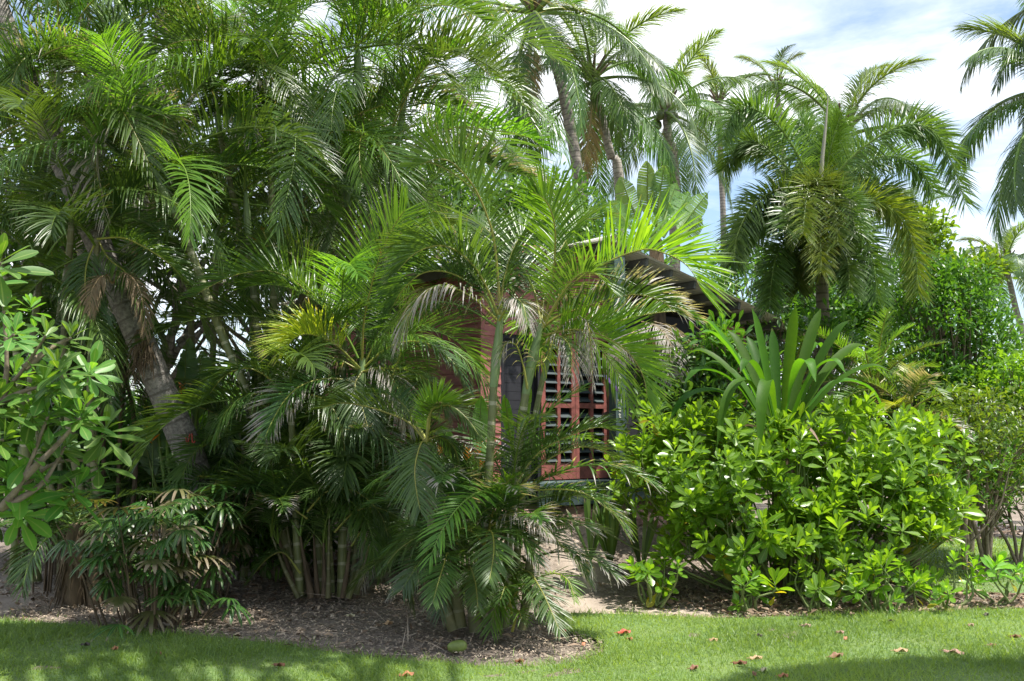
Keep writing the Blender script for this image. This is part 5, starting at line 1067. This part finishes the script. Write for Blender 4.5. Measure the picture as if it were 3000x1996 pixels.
for a in (('large bright red fallen leaf on the lawn right of the front palm', 1828, 1866, .20, .11, 'leaf_red', 20, .18), ('small pale orange leaf tucked below the large red leaf', 1846, 1886, .10, .06, 'leaf_orange', -30, .2),
          ('large dark brown curled leaf standing up on the shaded lawn', 2450, 1938, .21, .10, 'leaf_brown', 25, .35), ('large pinkish oval leaf lying on the shaded lawn near the right edge', 2795, 1925, .24, .10, 'leaf_pink', -35, .08),
          ('flat tan leaf casting a dark shadow, left of the pinkish leaf', 2640, 1920, .18, .07, 'leaf_tan', 5, .12), ('pale tan leaf at the edge of the lawn shadow', 2215, 1942, .17, .06, 'leaf_tan', 15, .12), ('brown leaf left of the pale tan leaf in the sun', 2168, 1958, .16, .07, 'leaf_brown', -10, .25),
          ('dark brown leaf near the bottom edge right of the palm', 2033, 1972, .12, .07, 'leaf_brown', 30, .3), ('small brown leaf standing upright at the bottom edge', 2210, 1990, .10, .05, 'leaf_brown', 80, .3), ('orange leaf cut by the bottom edge on the sunny right', 2295, 1996, .12, .06, 'leaf_orange', 5, .2),
          ('orange pink leaf cut by the bottom edge below the palm clump', 1190, 1994, .17, .09, 'leaf_orange', 10, .3), ('orange leaf lying on mulch just right of the front palm foot', 1530, 1822, .14, .06, 'leaf_orange', 12, .15), ('small red leaf where mulch meets lawn beside the low frond', 1650, 1860, .09, .05, 'leaf_red', 40, .25),
          ('pale orange scrap of leaf on the mulch bulge', 1710, 1898, .08, .05, 'leaf_orange', 70, .2), ('brown orange leaf on the mulch edge right of the husk', 1522, 1948, .11, .05, 'leaf_brown', 5, .2), ('round tan leaf on the dark mulch left of the front palm', 1138, 1836, .13, .10, 'leaf_tan', 30, .2),
          ('yellow green leaf on dark mulch between the two palm clumps', 1027, 1812, .13, .05, 'leaf_pale', 0, .1), ('long pale leaf sheath on the mulch below the lady palm', 475, 1840, .22, .06, 'leaf_grey', 8, .12), ('small orange leaf on the shaded lawn in the left corner', 336, 1914, .08, .06, 'leaf_orange', 40, .2),
          ('small brown leaf on the shaded lawn right of the orange one', 465, 1929, .09, .05, 'leaf_brown', -20, .2), ('thin brown leaf in the sunlit strip of the left lawn', 818, 1962, .13, .035, 'leaf_brown', 3, .1), ('black curled leaf on the lawn in deep shade at the left', 250, 1902, .11, .05, 'leaf_dark', 15, .2),
          ('pale pink leaf at the lawn edge under the shrub', 2497, 1812, .10, .07, 'leaf_pink', 30, .15), ('pale leaf on the sunny lawn below the shrub', 2362, 1845, .14, .05, 'leaf_pink', 10, .1), ('pale orange leaf on the lawn midway below the shrub', 2462, 1865, .10, .05, 'leaf_pink', -15, .15),
          ('orange scrap next to the midway pale orange leaf', 2478, 1884, .09, .05, 'leaf_orange', 50, .2), ('grey dark leaf left of the midway leaves on the lawn', 2222, 1875, .11, .05, 'leaf_dark', 5, .15), ('small dark leaf close to the shrub foot on the lawn', 2610, 1832, .10, .05, 'leaf_dark', -25, .2),
          ('pale leaf lying near the right end of the shrub on the lawn', 2845, 1843, .09, .04, 'leaf_pink', 5, .1), ('tan leaf on the sunny lawn below the large red leaf', 2090, 1888, .12, .05, 'leaf_tan', 10, .1), ('brown leaf on the lawn at the right edge', 2975, 1878, .14, .05, 'leaf_brown', -15, .2), ('tan brown leaf above the pinkish leaf near the right edge', 2905, 1905, .13, .05, 'leaf_brown', 10, .15),
          ('dark leaf curled at the lawn edge by the last shrub', 2890, 1812, .10, .05, 'leaf_dark', 30, .25), ('pale leaf half hidden in sunny grass at the lower right', 2237, 1977, .12, .05, 'leaf_pale', 40, .1)):
    fallen(*a)
# cut stick and broken branch on the litter
ES = empty('broken_branch', tuple(G(2430, 1590)), 'dark curved broken branch hanging inside the bright shrub', 'branch')
mb = MB(); tube(mb, rel(PP([(2432, 1465), (2445, 1500), (2456, 1540), (2460, 1590)], 9.9), ES), [.035, .028, .02, .012], 8); part('wood', (mb, ['twig']), ES)
# a tree just outside the photo on the right: its shadow lies across the lawn
b = np.array([8.0, 3.6, 0])
bush('shade_tree', 'tall leafy tree just outside the photo whose shadow crosses the right of the lawn', 'tree', b, [(np.array([6.5, 5.62, 8.6]), (1.0, .5, .5), 1.1), (np.array([5.7, 5.5, 8.8]), (.7, .32, .4), .7), (np.array([7.6, 5.6, 8.8]), (1, .6, .6), 1)], 100, 24, .2, .085, ['broad_mid'], R3=.3, tr=.16, trunk='coco_trunk')
b = np.array([2.6, -3.0, 0])
bush('shade_tree', 'tall leafy tree behind the viewer whose thin shadow dapples the left of the lawn', 'tree', b, [(np.array([.5, 6.95, 8.6]), (1.3, .38, .5), .9), (np.array([2.1, 6.6, 8.6]), (1.2, .45, .45), .8), (np.array([-.6, 7.1, 8.6]), (.9, .32, .5), .7), (np.array([2.2, 3.0, 8.6]), (1.5, 1.2, .9), .9)], 62, 22, .2, .085, ['broad_mid'], R3=.3, tr=.16, trunk='coco_trunk')
